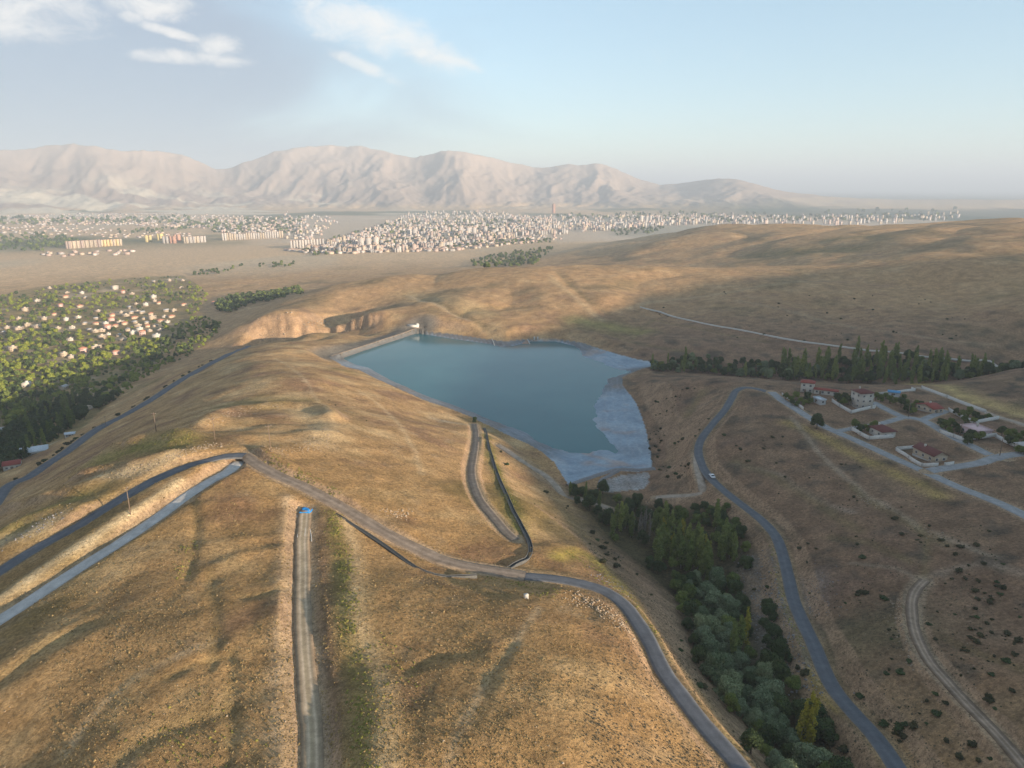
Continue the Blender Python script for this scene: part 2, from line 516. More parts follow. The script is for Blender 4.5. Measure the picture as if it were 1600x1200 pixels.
road_low = add_road('asphalt_road', '-90,850 0,776 50,741 100,708 150,673 200,646 240,622 290,590 330,568 352,556 376,546 388,540', 6.5, 'asphalt', 5)
road_up = add_road('asphalt_road', '-120,965 -60,925 0,890 60,852 120,815 180,779 240,745 290,722 325,712 352,707 382,708', 4.6, 'asphalt', 3.5, depth=0.9)
road_mid = add_road('dirt_road', '382,708 400,718 430,737 470,757 520,782 560,806 600,829 640,850 680,868 720,882 770,892 820,899', 4.8, 'gravel', 3.5, depth=0.4)
road_main = add_road('asphalt_road', '820,899 865,903 910,911 946,926 974,947 996,974 1014,1002 1036,1042 1064,1084 1096,1128 1130,1170 1160,1206 1200,1262', 4.0, 'asphalt', 5)
road_right = add_road('asphalt_road', '1205,613 1188,608 1165,607 1150,611 1143,622 1132,640 1112,664 1096,686 1091,704 1095,722 1106,742 1128,764 1160,788 1190,812 1212,838 1225,868 1231,902 1240,936 1254,972 1272,1012 1298,1062 1330,1112 1366,1160 1402,1206 1450,1262', 4.2, 'asphalt', 6)
road_canal = add_road('concrete_road', '-80,1012 0,960 60,921 120,881 180,842 240,802 290,767 330,740 356,724 372,716', 4.4, 'pale', 5, depth=1.6)
track_c = add_road('dirt_track', '476,792 474,820 472,850 472,885 472,925 473,970 475,1010 479,1050 483,1100 486,1150 488,1215', 3.9, 'track', 3.5, depth=0.8)
path_lake = add_road('dirt_path', '741,664 744,680 741,706 737,735 741,760 752,782 770,806 790,830 806,842', 3.6, 'gravel', 3)
track_dam = add_road('dirt_path', '778,694 800,708 824,724 846,742 866,760 884,772 905,780 935,790 955,797', 3.2, 'paletrack', 4)
track_r = add_road('dirt_path', '1024,784 1050,780 1076,774 1094,765 1098,756 1092,738 1089,722 1091,706', 3.6, 'paletrack', 3)
track_br = add_road('dirt_track', '1446,905 1434,918 1425,936 1424,962 1432,992 1450,1030 1478,1066 1510,1102 1550,1142 1600,1190 1650,1240', 3.0, 'brtrack', 2.5)
# settlement lanes
lane_a = add_road('lane', '1205,613 1222,624 1250,644 1285,664 1306,674 1345,692 1400,716 1445,738 1500,762 1560,786 1640,822', 5.0, 'lane', 3)
lane_b = add_road('lane', '1363,628 1385,640 1412,652 1440,656 1480,678 1520,698 1552,712 1570,716', 5.0, 'lane', 2)
lane_c = add_road('lane', '1306,674 1340,668 1380,660 1412,652', 4.0, 'lane', 2)
lane_d = add_road('lane', '1452,738 1490,730 1530,722 1568,714 1640,704', 5.0, 'lane', 2)
lane_e = add_road('dirt_path', '1435,606 1470,616 1510,632 1550,648 1600,664 1660,684', 4.0, 'paletrack', 3)
lane_f = add_road('dirt_path', '1440,656 1455,650 1480,642', 4.0, 'lane', 2)
dam_crest = add_road('dam_crest_road', '516,556 545,546 580,535 615,524 646,514 660,511', 3.0, 'gravel', 3)

# banks, terraces, ditches and little scarps of the near slopes: (photo line, height, half width)
BUMPS = [
    ('0,935 60,893 120,853 180,815 240,779 280,752', 1.5, 5.0),
    ('520,795 535,850 548,900 552,950 556,1000 575,1060 590,1130 590,1200', 1.3, 4.5),
    ('452,775 448,830 446,900 442,980 440,1060 438,1200', 1.2, 4.0),
    ('130,746 170,738 210,728 250,718 290,706', 4.6, 5.0), ('140,728 180,704 220,690 260,684 300,688', 4.4, 7.0), ('150,736 190,722 240,706 290,698', -2.2, 5.0),
    ('0,800 50,785 100,772 140,760', 3.6, 5.0), ('0,838 40,815 90,800 130,796', 3.0, 4.5), ('20,850 60,826 110,806', 1.5, 4.0),
    ('322,664 340,652 370,643 410,637 455,635 500,640 522,655', 4.2, 7.0), ('350,668 390,660 440,656 490,660', -2.6, 8.0), ('330,690 380,684 430,684 480,680', 2.0, 6.0),
    ('505,655 512,675 500,690 470,700 430,706', 1.8, 7.0),
    ('300,780 308,820 302,860 290,900', -1.3, 3.0), ('300,860 340,850 390,842 440,838', 0.7, 3.0), ('310,790 350,786 400,780 440,778', 0.7, 3.0),
    ('0,1060 40,1030 90,1000 140,975', -1.3, 5.0), ('190,1180 240,1150 300,1125 350,1110', -1.3, 5.0), ('330,890 335,960 330,1040', -1.0, 4.0), ('330,890 380,868 440,858', 0.8, 3.0),
    ('380,930 420,925 445,915', -.9, 3.0), ('350,1195 365,1100 360,1020', -.9, 3.0), ('260,1060 300,1040 350,1030', -.6, 3.0),
    ('640,1050 680,1030 740,1020', -.7, 3.0), ('760,1065 780,1035 800,1005', -.7, 3.0), ('800,1130 790,1060', .8, 4.), ('880,930 910,936 940,952 965,978 985,1010', 2.2, 5.0),
    ('690,900 740,920 790,930', -1.0, 5.0), ('840,870 870,856 900,860 940,880', 1.5, 5.0), ('825,790 850,806 880,830 910,858', 1.5, 5.),
    ('760,690 775,730 800,780 822,830', 1.6, 5.0), ('410,706 450,730 500,758 545,782', 1.8, 4.0), ('560,790 600,812 640,832', 1.2, 4.0),
    ('1230,545 1300,556 1400,570 1500,580', 1.5, 6.), ('990,530 1005,512 1022,500', -2.0, 5.0), ('1022,500 1060,508 1120,520 1200,535', -1.5, 5.), ('660,468 700,482 740,500 765,515', -3., 8.),
    ('700,498 760,480 840,478', -1.6, 8.), ('900,520 960,535 1020,548', 2., 8.), ('880,510 950,522 1010,540 1080,550', -1.5, 8.), ('870,425 890,445 920,470 950,490', -2.5, 9.),
    ('360,520 400,508 450,500 500,495 560,490', 5.0, 12.), ('420,528 460,530 500,525 550,520', -5., 14.),
    ('1100,610 1080,640 1060,680 1050,720', -2.5, 9.), ('1010,600 1040,620 1060,660', 2., 8.), ('1330,760 1370,790 1430,825 1480,850', -1.2, 5.), ('1150,720 1200,740 1280,790 1340,830', -1.0, 6.), ('1180,870 1190,920 1215,980 1250,1060', 1.2, 6.),
    ('1440,820 1450,870 1438,905', -1.0, 4.), ('1480,1000 1540,1025 1600,1050', -.8, 4.), ('1300,840 1360,850 1420,880', -.7, 5.)]
for s_, h_, w_ in BUMPS:
    if h_ < 0 and w_ <= 6:
        w_ *= .55; h_ *= .8
    P = catmull([at(a, b)[:2] for a, b in pl(s_)], 6.0)
    m = near_mask(P, w_ * 3)
    x, y = GX[m], GY[m]
    xw = x + 1.6 * fbm(x, y, 14, 2, seed=31.); yw = y + 1.6 * fbm(x, y, 14, 2, seed=33.)
    d = seg_dist(xw, yw, P)[0]
    g = np.exp(-(d / w_) ** 2) * h_ * 0.92 * (0.7 + 0.8 * noise2(x / 25, y / 25))
    Z[m] += np.where(MUD[m], 0, g)
# roads keep their bed
for nm, C, wdt, mk in ROADS:
    m = near_mask(C, wdt + 3)
    d, k, tt = seg_dist(GX[m], GY[m], C)
    zr = lerp(C[k, 2], C[k + 1, 2], tt)
    sh = 1.6 if mk != 'track' else 0.8
    Z[m] = lerp(Z[m], zr - 0.12, sstep(wdt / 2 + sh, wdt / 2 + 0.5, d))

# ------------------------------------------------------------------ materials


def new_mat(name):
    m = bpy.data.materials.new(name)
    m.use_nodes = True
    nt = m.node_tree
    for n in list(nt.nodes):
        if n.type not in ('BSDF_PRINCIPLED', 'OUTPUT_MATERIAL'):
            nt.nodes.remove(n)
    return m, nt, nt.nodes['Principled BSDF']


def nn(nt, t_, **kw):
    n = nt.nodes.new(t_)
    for k, v in kw.items():
        if k in n.inputs.keys() if hasattr(n.inputs, 'keys') else False:
            n.inputs[k].default_value = v
        else:
            setattr(n, k, v)
    return n


def noise_node(nt, scale, detail=4, rough=0.6, coord=None):
    n = nt.nodes.new('ShaderNodeTexNoise')
    n.inputs['Scale'].default_value = scale
    n.inputs['Detail'].default_value = detail
    n.inputs['Roughness'].default_value = rough
    if coord is not None:
        nt.links.new(coord, n.inputs['Vector'])
    return n.outputs[0]


def ramp_node(nt, fac, stops):
    r = nt.nodes.new('ShaderNodeValToRGB')
    e = r.color_ramp.elements
    e[0].position, e[0].color = stops[0][0], (*stops[0][1], 1)
    e[1].position, e[1].color = stops[1][0], (*stops[1][1], 1)
    for p, c in stops[2:]:
        k = e.new(p); k.color = (*c, 1)
    nt.links.new(fac, r.inputs[0])
    return r.outputs[0]


def mul_rgb(nt, a, b, fac=1.0, typ='MULTIPLY'):
    m = nt.nodes.new('ShaderNodeMix'); m.data_type = 'RGBA'; m.blend_type = typ
    m.inputs[0].default_value = fac
    for i, v in ((6, a), (7, b)):
        if isinstance(v, tuple):
            m.inputs[i].default_value = (*v, 1)
        else:
            nt.links.new(v, m.inputs[i])
    return m.outputs[2]


def plain_mat(name, col, rough=0.85, var=0.25, scale=0.6, spec=0.2, bump=0.0, metallic=0.0):
    """one colour, broken by noise"""
    m, nt, b = new_mat(name)
    tcn = nt.nodes.new('ShaderNodeTexCoord')
    f = noise_node(nt, scale, 5, 0.65, tcn.outputs['Object'])
    lo, hi = 1 - var, 1 + var
    c = mul_rgb(nt, col, ramp_node(nt, f, [(0.25, (lo, lo, lo)), (0.75, (hi, hi, hi))]))
    nt.links.new(c, b.inputs['Base Color'])
    b.inputs['Roughness'].default_value = rough
    b.inputs['Specular IOR Level'].default_value = spec
    b.inputs['Metallic'].default_value = metallic
    if bump:
        bp = nt.nodes.new('ShaderNodeBump'); bp.inputs['Strength'].default_value = bump
        bp.inputs['Distance'].default_value = 0.3
        nt.links.new(f, bp.inputs['Height']); nt.links.new(bp.outputs[0], b.inputs['Normal'])
    return m


def ground_mat():
    m, nt, b = new_mat('dry_ground')
    att = nt.nodes.new('ShaderNodeAttribute'); att.attribute_name = 'tint'
    geo = nt.nodes.new('ShaderNodeNewGeometry')
    co = geo.outputs['Position']
    f1 = noise_node(nt, 0.9, 6, 0.72, co)         # tufts
    f2 = noise_node(nt, 0.11, 5, 0.65, co)        # patches
    f3 = noise_node(nt, 3.2, 3, 0.7, co)
    c1 = ramp_node(nt, f1, [(0.37, (0.50, 0.48, 0.44)), (0.50, (1.0, 1.0, 0.98)), (0.63, (1.5, 1.46, 1.36))])
    c2 = ramp_node(nt, f2, [(0.36, (0.72, 0.72, 0.70)), (0.64, (1.3, 1.28, 1.24))])
    c3 = ramp_node(nt, f3, [(0.36, (0.6, 0.6, 0.56)), (0.60, (1.22, 1.21, 1.18))])
    c = mul_rgb(nt, att.outputs['Color'], c1, 0.66)
    c = mul_rgb(nt, c, c2, 0.75)
    c = mul_rgb(nt, c, c3, 0.6)
    nt.links.new(c, b.inputs['Base Color'])
    b.inputs['Roughness'].default_value = 0.95
    b.inputs['Specular IOR Level'].default_value = 0.05
    bp = nt.nodes.new('ShaderNodeBump'); bp.inputs['Strength'].default_value = 0.8
    bp.inputs['Distance'].default_value = 0.55
    nt.links.new(f1, bp.inputs['Height']); nt.links.new(bp.outputs[0], b.inputs['Normal'])
    return m


def mud_mat():
    m, nt, b = new_mat('lake_sediment')
    att = nt.nodes.new('ShaderNodeAttribute'); att.attribute_name = 'tint'
    geo = nt.nodes.new('ShaderNodeNewGeometry')
    mp = nt.nodes.new('ShaderNodeMapping'); nt.links.new(geo.outputs['Position'], mp.inputs[0])
    mp.inputs['Scale'].default_value = (1, 1, 14)
    f1 = noise_node(nt, 0.06, 7, 0.62, mp.outputs[0])
    f2 = noise_node(nt, 0.5, 5, 0.6, geo.outputs['Position'])
    c = mul_rgb(nt, att.outputs['Color'], ramp_node(nt, f1, [(0.3, (.72, .75, .78)), (.5, (.97, .97, .97)), (.7, (1.2, 1.18, 1.16))]), 0.9)
    c = mul_rgb(nt, c, ramp_node(nt, f2, [(0.3, (.8, .8, .8)), (.7, (1.15, 1.15, 1.15))]), 0.8)
    nt.links.new(c, b.inputs['Base Color'])
    b.inputs['Roughness'].default_value = 0.9
    b.inputs['Specular IOR Level'].default_value = 0.1
    return m


# ------------------------------------------------------------------ ground colours (what grows or lies there, plus some painted shade and sunlight)
def mixc(c, col, w):
    return c + (np.array(col) - c) * np.clip(w, 0, 1)[..., None]


DRY = (0.375, 0.238, 0.120)
tint = np.empty(Z.shape + (3,)); tint[:] = DRY
nA = fbm(GX, GY, 90, 4, seed=51.); nB = fbm(GX, GY, 28, 4, seed=52.); nC = fbm(GX, GY, 300, 3, seed=53.); nD = fbm(GX, GY, 9, 3, seed=54.)
tint = mixc(tint, (0.48, 0.34, 0.19), sstep(0.0, 0.5, nB + 0.4 * nA) * 0.75)          # pale straw
tint = mixc(tint, (0.215, 0.128, 0.085), sstep(0.05, 0.5, -nB + 0.5 * nC) * 0.7)         # bare brown soil
tint = mixc(tint, (0.215, 0.165, 0.065), sstep(0.12, 0.5, nA - 0.3 * nB) * 0.6)           # greener grass
tint = mixc(tint, (0.36, 0.27, 0.18), sstep(0.15, 0.45, nD) * 0.35)
nearg = sstep(330, 230, GR) * (aa < 1.5)
tint = tint * (1 - nearg[..., None] * np.array([.20, .215, .27]))                        # taller, browner grass on the near field
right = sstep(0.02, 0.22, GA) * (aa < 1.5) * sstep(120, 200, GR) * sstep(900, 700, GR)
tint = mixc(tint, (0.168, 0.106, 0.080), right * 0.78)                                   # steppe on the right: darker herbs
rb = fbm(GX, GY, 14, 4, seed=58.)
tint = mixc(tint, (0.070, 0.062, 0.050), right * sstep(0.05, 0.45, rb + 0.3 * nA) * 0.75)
hillr = sstep(600, 900, GR) * (aa < 1.5) * sstep(2600, 1900, GR)
tint = mixc(tint, (0.39, 0.25, 0.145), hillr * 0.5)
tint = mixc(tint, (0.19, 0.14, 0.08), hillr * sstep(0.1, 0.45, nA + nC * 0.6) * 0.6)
# plain, fields
far = sstep(1500, 2200, GR) * (Z < 40)
fld = noise2(GX / 420 + 5, GY / 700)
tint = mixc(tint, (0.56, 0.40, 0.255), far * 0.9)
tint = mixc(tint, (0.47, 0.39, 0.29), far * sstep(0.1, 0.3, fld) * 0.6)
green_far = sstep(0.08, 0.30, fbm(GX * 0.55, GY * 0.3 + GX * .1, 600, 4, seed=61.) + lerp(-.05, .16, sstep(750, 1100, pxg)) + np.where(False, 0, .22 * sstep(480, 330, pxg) * sstep(2300, 2700, GR) * sstep(3900, 3300, GR)))
tint = mixc(tint, (0.085, 0.110, 0.055), sstep(2600, 3400, GR) * green_far * np.where(MASK_M > 15, 0, 1) * 0.85)
# city floor
cityf = sstep(330, 480, pxg) * sstep(1560, 1450, pxg) * sstep(2700, 3000, GR + 200 * nA) * sstep(6000, 5300, GR + 300 * nA)
tint = mixc(tint, (0.46, 0.40, 0.34), cityf * 0.6)
# mountains
mm = sstep(5, 60, MASK_M)
tint = mixc(tint, (0.365, 0.285, 0.240), mm * 0.95)
tint = mixc(tint, (0.28, 0.215, 0.18), mm * sstep(0.0, 0.5, fbm(GX, GY, 700, 5, seed=63.)) * 0.6)
# pale quarry ground at the foot of the left mountains
nQ = fbm(GX * 0.5, GY, 500, 5, seed=64.)
tint = mixc(tint, (0.66, 0.59, 0.47), sstep(680, 560, pxg) * sstep(5600, 6500, GR) * sstep(9400, 8300, GR) * sstep(-0.06, 0.2, nQ + np.interp(pxg, [50, 220, 330, 480], [.22, .1, .02, -.12])) * 0.8)
tint = mixc(tint, (0.62, 0.53, 0.42), sstep(4300, 5200, GR) * sstep(7600, 6500, GR) * sstep(760, 640, pxg) * sstep(0.0, 0.3, nQ) * .6)
# green and tan bands of the far plain on the right
rp = sstep(900, 1250, pxg) * (aa < 1.2) * np.where(MASK_M > 90, 0, 1)
bn = .18 * fbm(GX, GY * .4, 1500, 4, seed=67.) * GR
gb_ = np.maximum(sstep(5200, 5900, GR + bn) * sstep(8600, 7800, GR + bn), sstep(11500, 13500, GR + bn))
tint = mixc(tint, (0.055, 0.085, 0.060), rp * gb_ * .85)
tint = mixc(tint, (0.50, 0.38, 0.25), rp * sstep(8200, 8900, GR + bn) * sstep(12500, 11500, GR + bn) * .7)
# village floor, wooded stream floors
VILL = np.array([at(a, b)[:2] for a, b in pl('-40,470 60,448 140,440 230,432 285,430 320,455 300,500 250,560 180,620 90,690 0,740 -60,760 -120,600')])
m = near_mask(VILL, 30)
tint[m] = mixc(tint[m], (0.16, 0.15, 0.07), inside(GX[m], GY[m], VILL) * (0.55 + 0.5 * nB[m]))
tint[m] = mixc(tint[m], (0.40, 0.31, 0.22), inside(GX[m], GY[m], VILL) * sstep(.1, .35, fbm(GX[m], GY[m], 60, 3, seed=66.)) * .8)
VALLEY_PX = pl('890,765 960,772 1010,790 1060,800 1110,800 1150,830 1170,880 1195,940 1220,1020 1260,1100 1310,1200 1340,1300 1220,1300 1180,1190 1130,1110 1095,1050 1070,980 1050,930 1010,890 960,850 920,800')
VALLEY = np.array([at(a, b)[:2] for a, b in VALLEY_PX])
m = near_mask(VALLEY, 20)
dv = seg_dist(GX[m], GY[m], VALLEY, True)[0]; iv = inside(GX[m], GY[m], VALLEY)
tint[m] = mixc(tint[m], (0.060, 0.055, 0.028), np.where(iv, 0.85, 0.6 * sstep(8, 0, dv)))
# green strip right of the middle track, scrubby greens, painted bank shade and sunlight
for s_, w_, c_, a_ in [('516,800 530,860 540,920 545,980 560,1050 572,1120 572,1200', 4.5, (0.19, 0.165, 0.05), .55), ('500,800 503,860 506,920 512,1000 516,1080 520,1200', 2.5, (0.17, 0.11, 0.075), .7),  # second strip: shadow of the track's right bank painted dark
                       ('760,680 772,720 795,780 815,830', 4, (0.12, 0.12, 0.03), .75), ('170,715 230,695 290,690', 9, (0.19, 0.17, 0.05), .7), ('0,830 60,800 120,780', 6, (0.18, 0.16, .05), .6),
                       ('450,775 448,830 446,900 442,980 440,1060 438,1200', 2.2, (0.45, 0.32, 0.20), .7), ('535,800 556,860 562,930 570,1000 596,1080 600,1200', 2.4, (0.45, 0.33, 0.2), .6),
                       ('0,935 60,893 120,853 180,815 240,779 280,752', 2.6, (0.55, 0.43, 0.27), .8), ('140,748 180,740 220,732 270,715', 3.5, (0.52, 0.40, 0.25), .8), ('0,850 40,832 90,812', 4, (0.5, .39, .25), .7),  # first two: sunlit bank faces painted paler
                       ('480,650 505,665 500,690', 8, (0.45, .35, .22), .6), ('1290,1030 1330,1000 1400,980', 12, (0.12, .11, .06), .6),
                       ('870,870 900,862 940,885 985,935 1030,1000 1080,1070 1150,1160', 3.5, (0.30, 0.24, 0.06), .7), ('1215,900 1225,960 1250,1030 1300,1110', 3, (0.33, 0.24, 0.06), .6),
                       ('1230,660 1300,690 1400,740 1470,775', 4, (0.36, 0.26, 0.09), .6), ('1430,600 1500,615 1560,635 1600,650', 9, (0.45, 0.33, 0.15), .8),
                       ('900,500 950,510 1000,520', 14, (0.28, .24, .09), .7), ('1180,400 1250,395 1330,390', 40, (0.12, .115, .05), .6), ('1300,375 1350,370 1380,372', 35, (.10, .105, .05), .6), ('640,460 700,470 760,490', 18, (0.36, .27, .15), .6),
                       ('860,430 880,450 910,475 940,500', 5, (0.44, .33, .2), .5), ('1230,990 1260,940 1270,900', 5, (.2, .17, .16), .6), ('1180,880 1195,920 1210,980 1240,1040', 6, (.17, .16, .15), .7),
                       ('680,655 730,664 760,672', 4, (.3, .26, .2), .6), ('1236,652 1262,684 1290,718 1335,758 1400,800 1470,838 1560,872', 1.6, (.30, .23, .17), .8), ('1150,724 1210,738 1270,778 1330,800', 1.6, (.25, .19, .15), .6),
                       ('1435,905 1400,890 1330,880', 1.2, (.26, .2, .15), .6), ('1600,900 1540,880 1480,892 1446,905', 2., (.28, .21, .16), .7), ('640,462 690,480 730,500', 3, (.46, .35, .23), .6), ('560,610 600,640 640,690 660,740', 1.5, (.5, .38, .24), .45), ('430,560 480,600 520,660', 1.5, (.5, .38, .24), .4),
                       ('1150,470 1250,490 1400,520 1560,540', 3, (.32, .24, .16), .5), ('960,490 1040,470 1150,455 1300,440', 3.5, (.42, .32, .2), .5), ('100,1180 160,1100 250,1040 330,1000', 1.2, (.45, .34, .22), .4), ('700,1190 740,1100 800,1010 840,950', 1.3, (.46, .35, .23), .4)] + [(b_[0], b_[2] * .4, (0.20, 0.155, 0.075), .4) for b_ in BUMPS if b_[1] < 0]:  # ditch lines darkened: green growth and painted terrace shade
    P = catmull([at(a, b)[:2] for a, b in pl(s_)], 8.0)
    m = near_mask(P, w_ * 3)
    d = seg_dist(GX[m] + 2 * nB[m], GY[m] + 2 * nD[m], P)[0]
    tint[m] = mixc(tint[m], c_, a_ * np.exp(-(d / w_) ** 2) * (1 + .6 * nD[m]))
# trodden verges by the roads
for nm, C, wdt, mk in ROADS:
    m = near_mask(C, wdt + 6)
    d = seg_dist(GX[m], GY[m], C)[0]
    tint[m] = mixc(tint[m], (0.36, 0.27, 0.19) if mk not in ('asphalt',) else (0.27, 0.195, 0.12), sstep(wdt / 2 + 3.0, wdt / 2, d) * .7)
# cliff faces keep bare rock
gz_r = np.zeros_like(Z); gz_r[1:-1] = (Z[2:] - Z[:-2]) / (GR[2:] - GR[:-2])
gz_a = np.zeros_like(Z); gz_a[:, 1:-1] = (Z[:, 2:] - Z[:, :-2]) / (GR[:, 2:] * (GA[:, 2:] - GA[:, :-2]))
slope = np.hypot(gz_r, gz_a)
tint = mixc(tint, (0.33, 0.225, 0.15), sstep(0.45, 0.8, slope) * (GR < 1500) * .7)
# lake sediment
mt_ = np.zeros(Z.shape)
tint[MUD] = (0.255, 0.325, 0.39)
mudn = fbm(GX[MUD], GY[MUD], 22, 4, seed=71.)
tint[MUD] = mixc(tint[MUD], (0.34, 0.365, 0.39), sstep(.05, .4, mudn) * .6)
tint[MUD] = mixc(tint[MUD], (0.36, 0.25, 0.185), sstep(.22, .42, fbm(GX[MUD], GY[MUD], 30, 3, seed=73.)) * .6)
damf = np.zeros(Z.shape); damf[lm] = (inO & ((SHORE_Z[kO] < 2.9) | (SHORE_Z[kO] > 3.5))) * sstep(0.4, 2, dW)
tint = mixc(tint, (0.17, 0.18, 0.195), damf * .85)
rim = np.zeros(Z.shape); rim[lm] = (inO & ~inW) * sstep(24, 10, dW + dO)
tint = mixc(tint, (0.150, 0.145, 0.140), rim * .85)
m = near_mask(dam_crest, 40)
d = seg_dist(GX[m], GY[m], dam_crest)[0]
tint[m] = mixc(tint[m], (0.13, 0.125, 0.115), sstep(26, 8, d) * .9)
ring = np.zeros(Z.shape); ring[lm] = (inO & ~inW) * (np.sin(mudz * 9 + 2 * fbm(lx, ly, 20, 2, seed=77.)) > .55) * (dW > 1.5)
tint = mixc(tint, (0.40, 0.42, 0.44), ring * .15)
BASIN = [at(a, b)[:2] for a, b in pl('940,750 975,742 1012,738 1016,752 1008,762 985,766 955,769 938,767')]
m = near_mask(BASIN, 8)
tint[m] = mixc(tint[m], (0.30, 0.31, 0.33), inside(GX[m] + 2 * nD[m], GY[m] + 2 * nB[m], BASIN) * (.75 + .4 * nD[m]))
tint = np.clip(tint, 0.01, 0.9)

# ------------------------------------------------------------------ ground sheet, sediment flats and mountains as meshes


def grid_mesh(name, fmask, mat, kind='structure'):
    """fmask: which cells (NR-1, NA) belong; columns wrap round"""
    ii, jj = np.nonzero(fmask)
    j2 = (jj + 1) % NA
    F = np.stack([ii * NA + jj, ii * NA + j2, (ii + 1) * NA + j2, (ii + 1) * NA + jj], -1)[:, ::-1]
    used, inv = np.unique(F, return_inverse=True)
    F = inv.reshape(F.shape)
    V = np.stack([GX.ravel()[used], GY.ravel()[used], Z.ravel()[used]], -1)
    me = bpy.data.meshes.new(name)
    me.vertices.add(len(V)); me.vertices.foreach_set('co', V.ravel())
    me.loops.add(F.size); me.loops.foreach_set('vertex_index', F.ravel().astype(np.int32))
    me.polygons.add(len(F))
    me.polygons.foreach_set('loop_start', np.arange(0, F.size, 4, dtype=np.int32))
    me.polygons.foreach_set('use_smooth', np.ones(len(F), bool))
    me.update(calc_edges=True)
    ca = me.color_attributes.new('tint', 'FLOAT_COLOR', 'POINT')
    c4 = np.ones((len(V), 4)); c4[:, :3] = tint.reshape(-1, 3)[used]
    ca.data.foreach_set('color', c4.ravel())
    me.materials.append(mat)
    o = bpy.data.objects.new(name, me)
    COL.objects.link(o)
    o['kind'] = kind
    return o


def cellavg(a):
    b = np.concatenate([a, a[:, :1]], 1)
    return (b[:-1, :-1] + b[1:, :-1] + b[:-1, 1:] + b[1:, 1:]) / 4


M_GROUND = ground_mat()
cm_mount = cellavg(MASK_M) > 12
cm_mud = cellavg(MUD.astype(float)) > 0.5
o_mount = grid_mesh('mountains', cm_mount, M_GROUND)
o_mud = grid_mesh('mudflat', cm_mud & ~cm_mount, mud_mat())
o_ground = grid_mesh('ground', ~cm_mount & ~cm_mud, M_GROUND)

# ------------------------------------------------------------------ water
def simple_obj(name, V, F, mat, parent=None, smooth=False):
    me = bpy.data.meshes.new(name)
    me.from_pydata([tuple(map(float, v)) for v in V], [], [tuple(int(i) for i in f) for f in F])
    if smooth:
        me.polygons.foreach_set('use_smooth', [True] * len(me.polygons))
    if mat is not None:
        me.materials.append(mat)
    o = bpy.data.objects.new(name, me)
    COL.objects.link(o)
    if parent is not None:
        o.parent = parent
    return o


def water_mat():
    m, nt, b = new_mat('lake_water')
    geo = nt.nodes.new('ShaderNodeNewGeometry')
    f = noise_node(nt, 0.012, 4, 0.5, geo.outputs['Position'])
    c = ramp_node(nt, f, [(0.3, (0.032, 0.115, 0.135)), (0.7, (0.050, 0.145, 0.160))])
    nt.links.new(c, b.inputs['Base Color'])
    b.inputs['Roughness'].default_value = 0.12
    b.inputs['IOR'].default_value = 1.333; b.inputs['Specular IOR Level'].default_value = 0.18
    f2 = noise_node(nt, 0.9, 4, 0.6, geo.outputs['Position'])
    bp = nt.nodes.new('ShaderNodeBump'); bp.inputs['Strength'].default_value = 0.25
    bp.inputs['Distance'].default_value = 0.08
    nt.links.new(f2, bp.inputs['Height']); nt.links.new(bp.outputs[0], b.inputs['Normal'])
    return m


cx_, cy_ = WATER.mean(0)
wv = WATER + (WATER - [cx_, cy_]) / np.linalg.norm(WATER - [cx_, cy_], axis=1)[:, None] * 3.5
water = simple_obj('lake_water', [(x, y, 0) for x, y in wv], [list(range(len(wv)))[::-1]], water_mat())
if water.data.polygons[0].normal.z < 0:
    water.data.flip_normals()
water['kind'] = 'structure'

# ------------------------------------------------------------------ road surfaces


def road_mat(key):
    m, nt, b = new_mat('road_' + key)
    cols = {'asphalt': (0.105, 0.112, 0.125), 'gravel': (0.205, 0.165, 0.130), 'pale': (0.44, 0.425, 0.40), 'track': (0.36, 0.285, 0.205), 'paletrack': (0.34, 0.275, 0.215), 'brtrack': (0.24, 0.18, 0.14), 'lane': (0.27, 0.27, 0.27)}
    geo = nt.nodes.new('ShaderNodeNewGeometry')
    uv = nt.nodes.new('ShaderNodeAttribute'); uv.attribute_name = 'across'
    f1 = noise_node(nt, 0.35, 6, 0.7, geo.outputs['Position'])
    f2 = noise_node(nt, 4.0, 3, 0.7, geo.outputs['Position'])
    v = 0.24 if key in ('asphalt', 'lane', 'pale') else 0.34
    c = mul_rgb(nt, cols[key], ramp_node(nt, f1, [(.3, (1 - v,) * 3), (.7, (1 + v,) * 3)]))
    c = mul_rgb(nt, c, ramp_node(nt, f2, [(.3, (.8,) * 3), (.7, (1.15,) * 3)]), .7)
    ruts = {'asphalt': [(0, (1.5, 1.35, 1.15)), (.10, (1.0, 1.0, 1.0)), (.30, (.92,) * 3), (.5, (1.12,) * 3), (.7, (.92,) * 3), (.90, (1.0,) * 3), (1, (1.5, 1.35, 1.15))],
            'gravel': [(0, (1.25, 1.2, 1.1)), (.28, (.8,) * 3), (.5, (1.18,) * 3), (.72, (.8,) * 3), (1, (1.25, 1.2, 1.1))],
            'track': [(0, (.72, .66, .6)), (.18, (.8, .78, .7)), (.30, (1.5, 1.48, 1.42)), (.42, (1.0, .97, .85)), (.54, (1.02, 1.0, .86)), (.64, (1.5, 1.48, 1.42)), (.8, (.8, .76, .68)), (1, (.66, .6, .52))]}
    ruts['brtrack'] = ruts['track']
    if key in ruts:
        c = mul_rgb(nt, c, ramp_node(nt, uv.outputs['Fac'], ruts[key]), .9)
    nt.links.new(c, b.inputs['Base Color'])
    b.inputs['Roughness'].default_value = 0.9
    b.inputs['Specular IOR Level'].default_value = 0.25 if key == 'asphalt' else 0.1
    return m


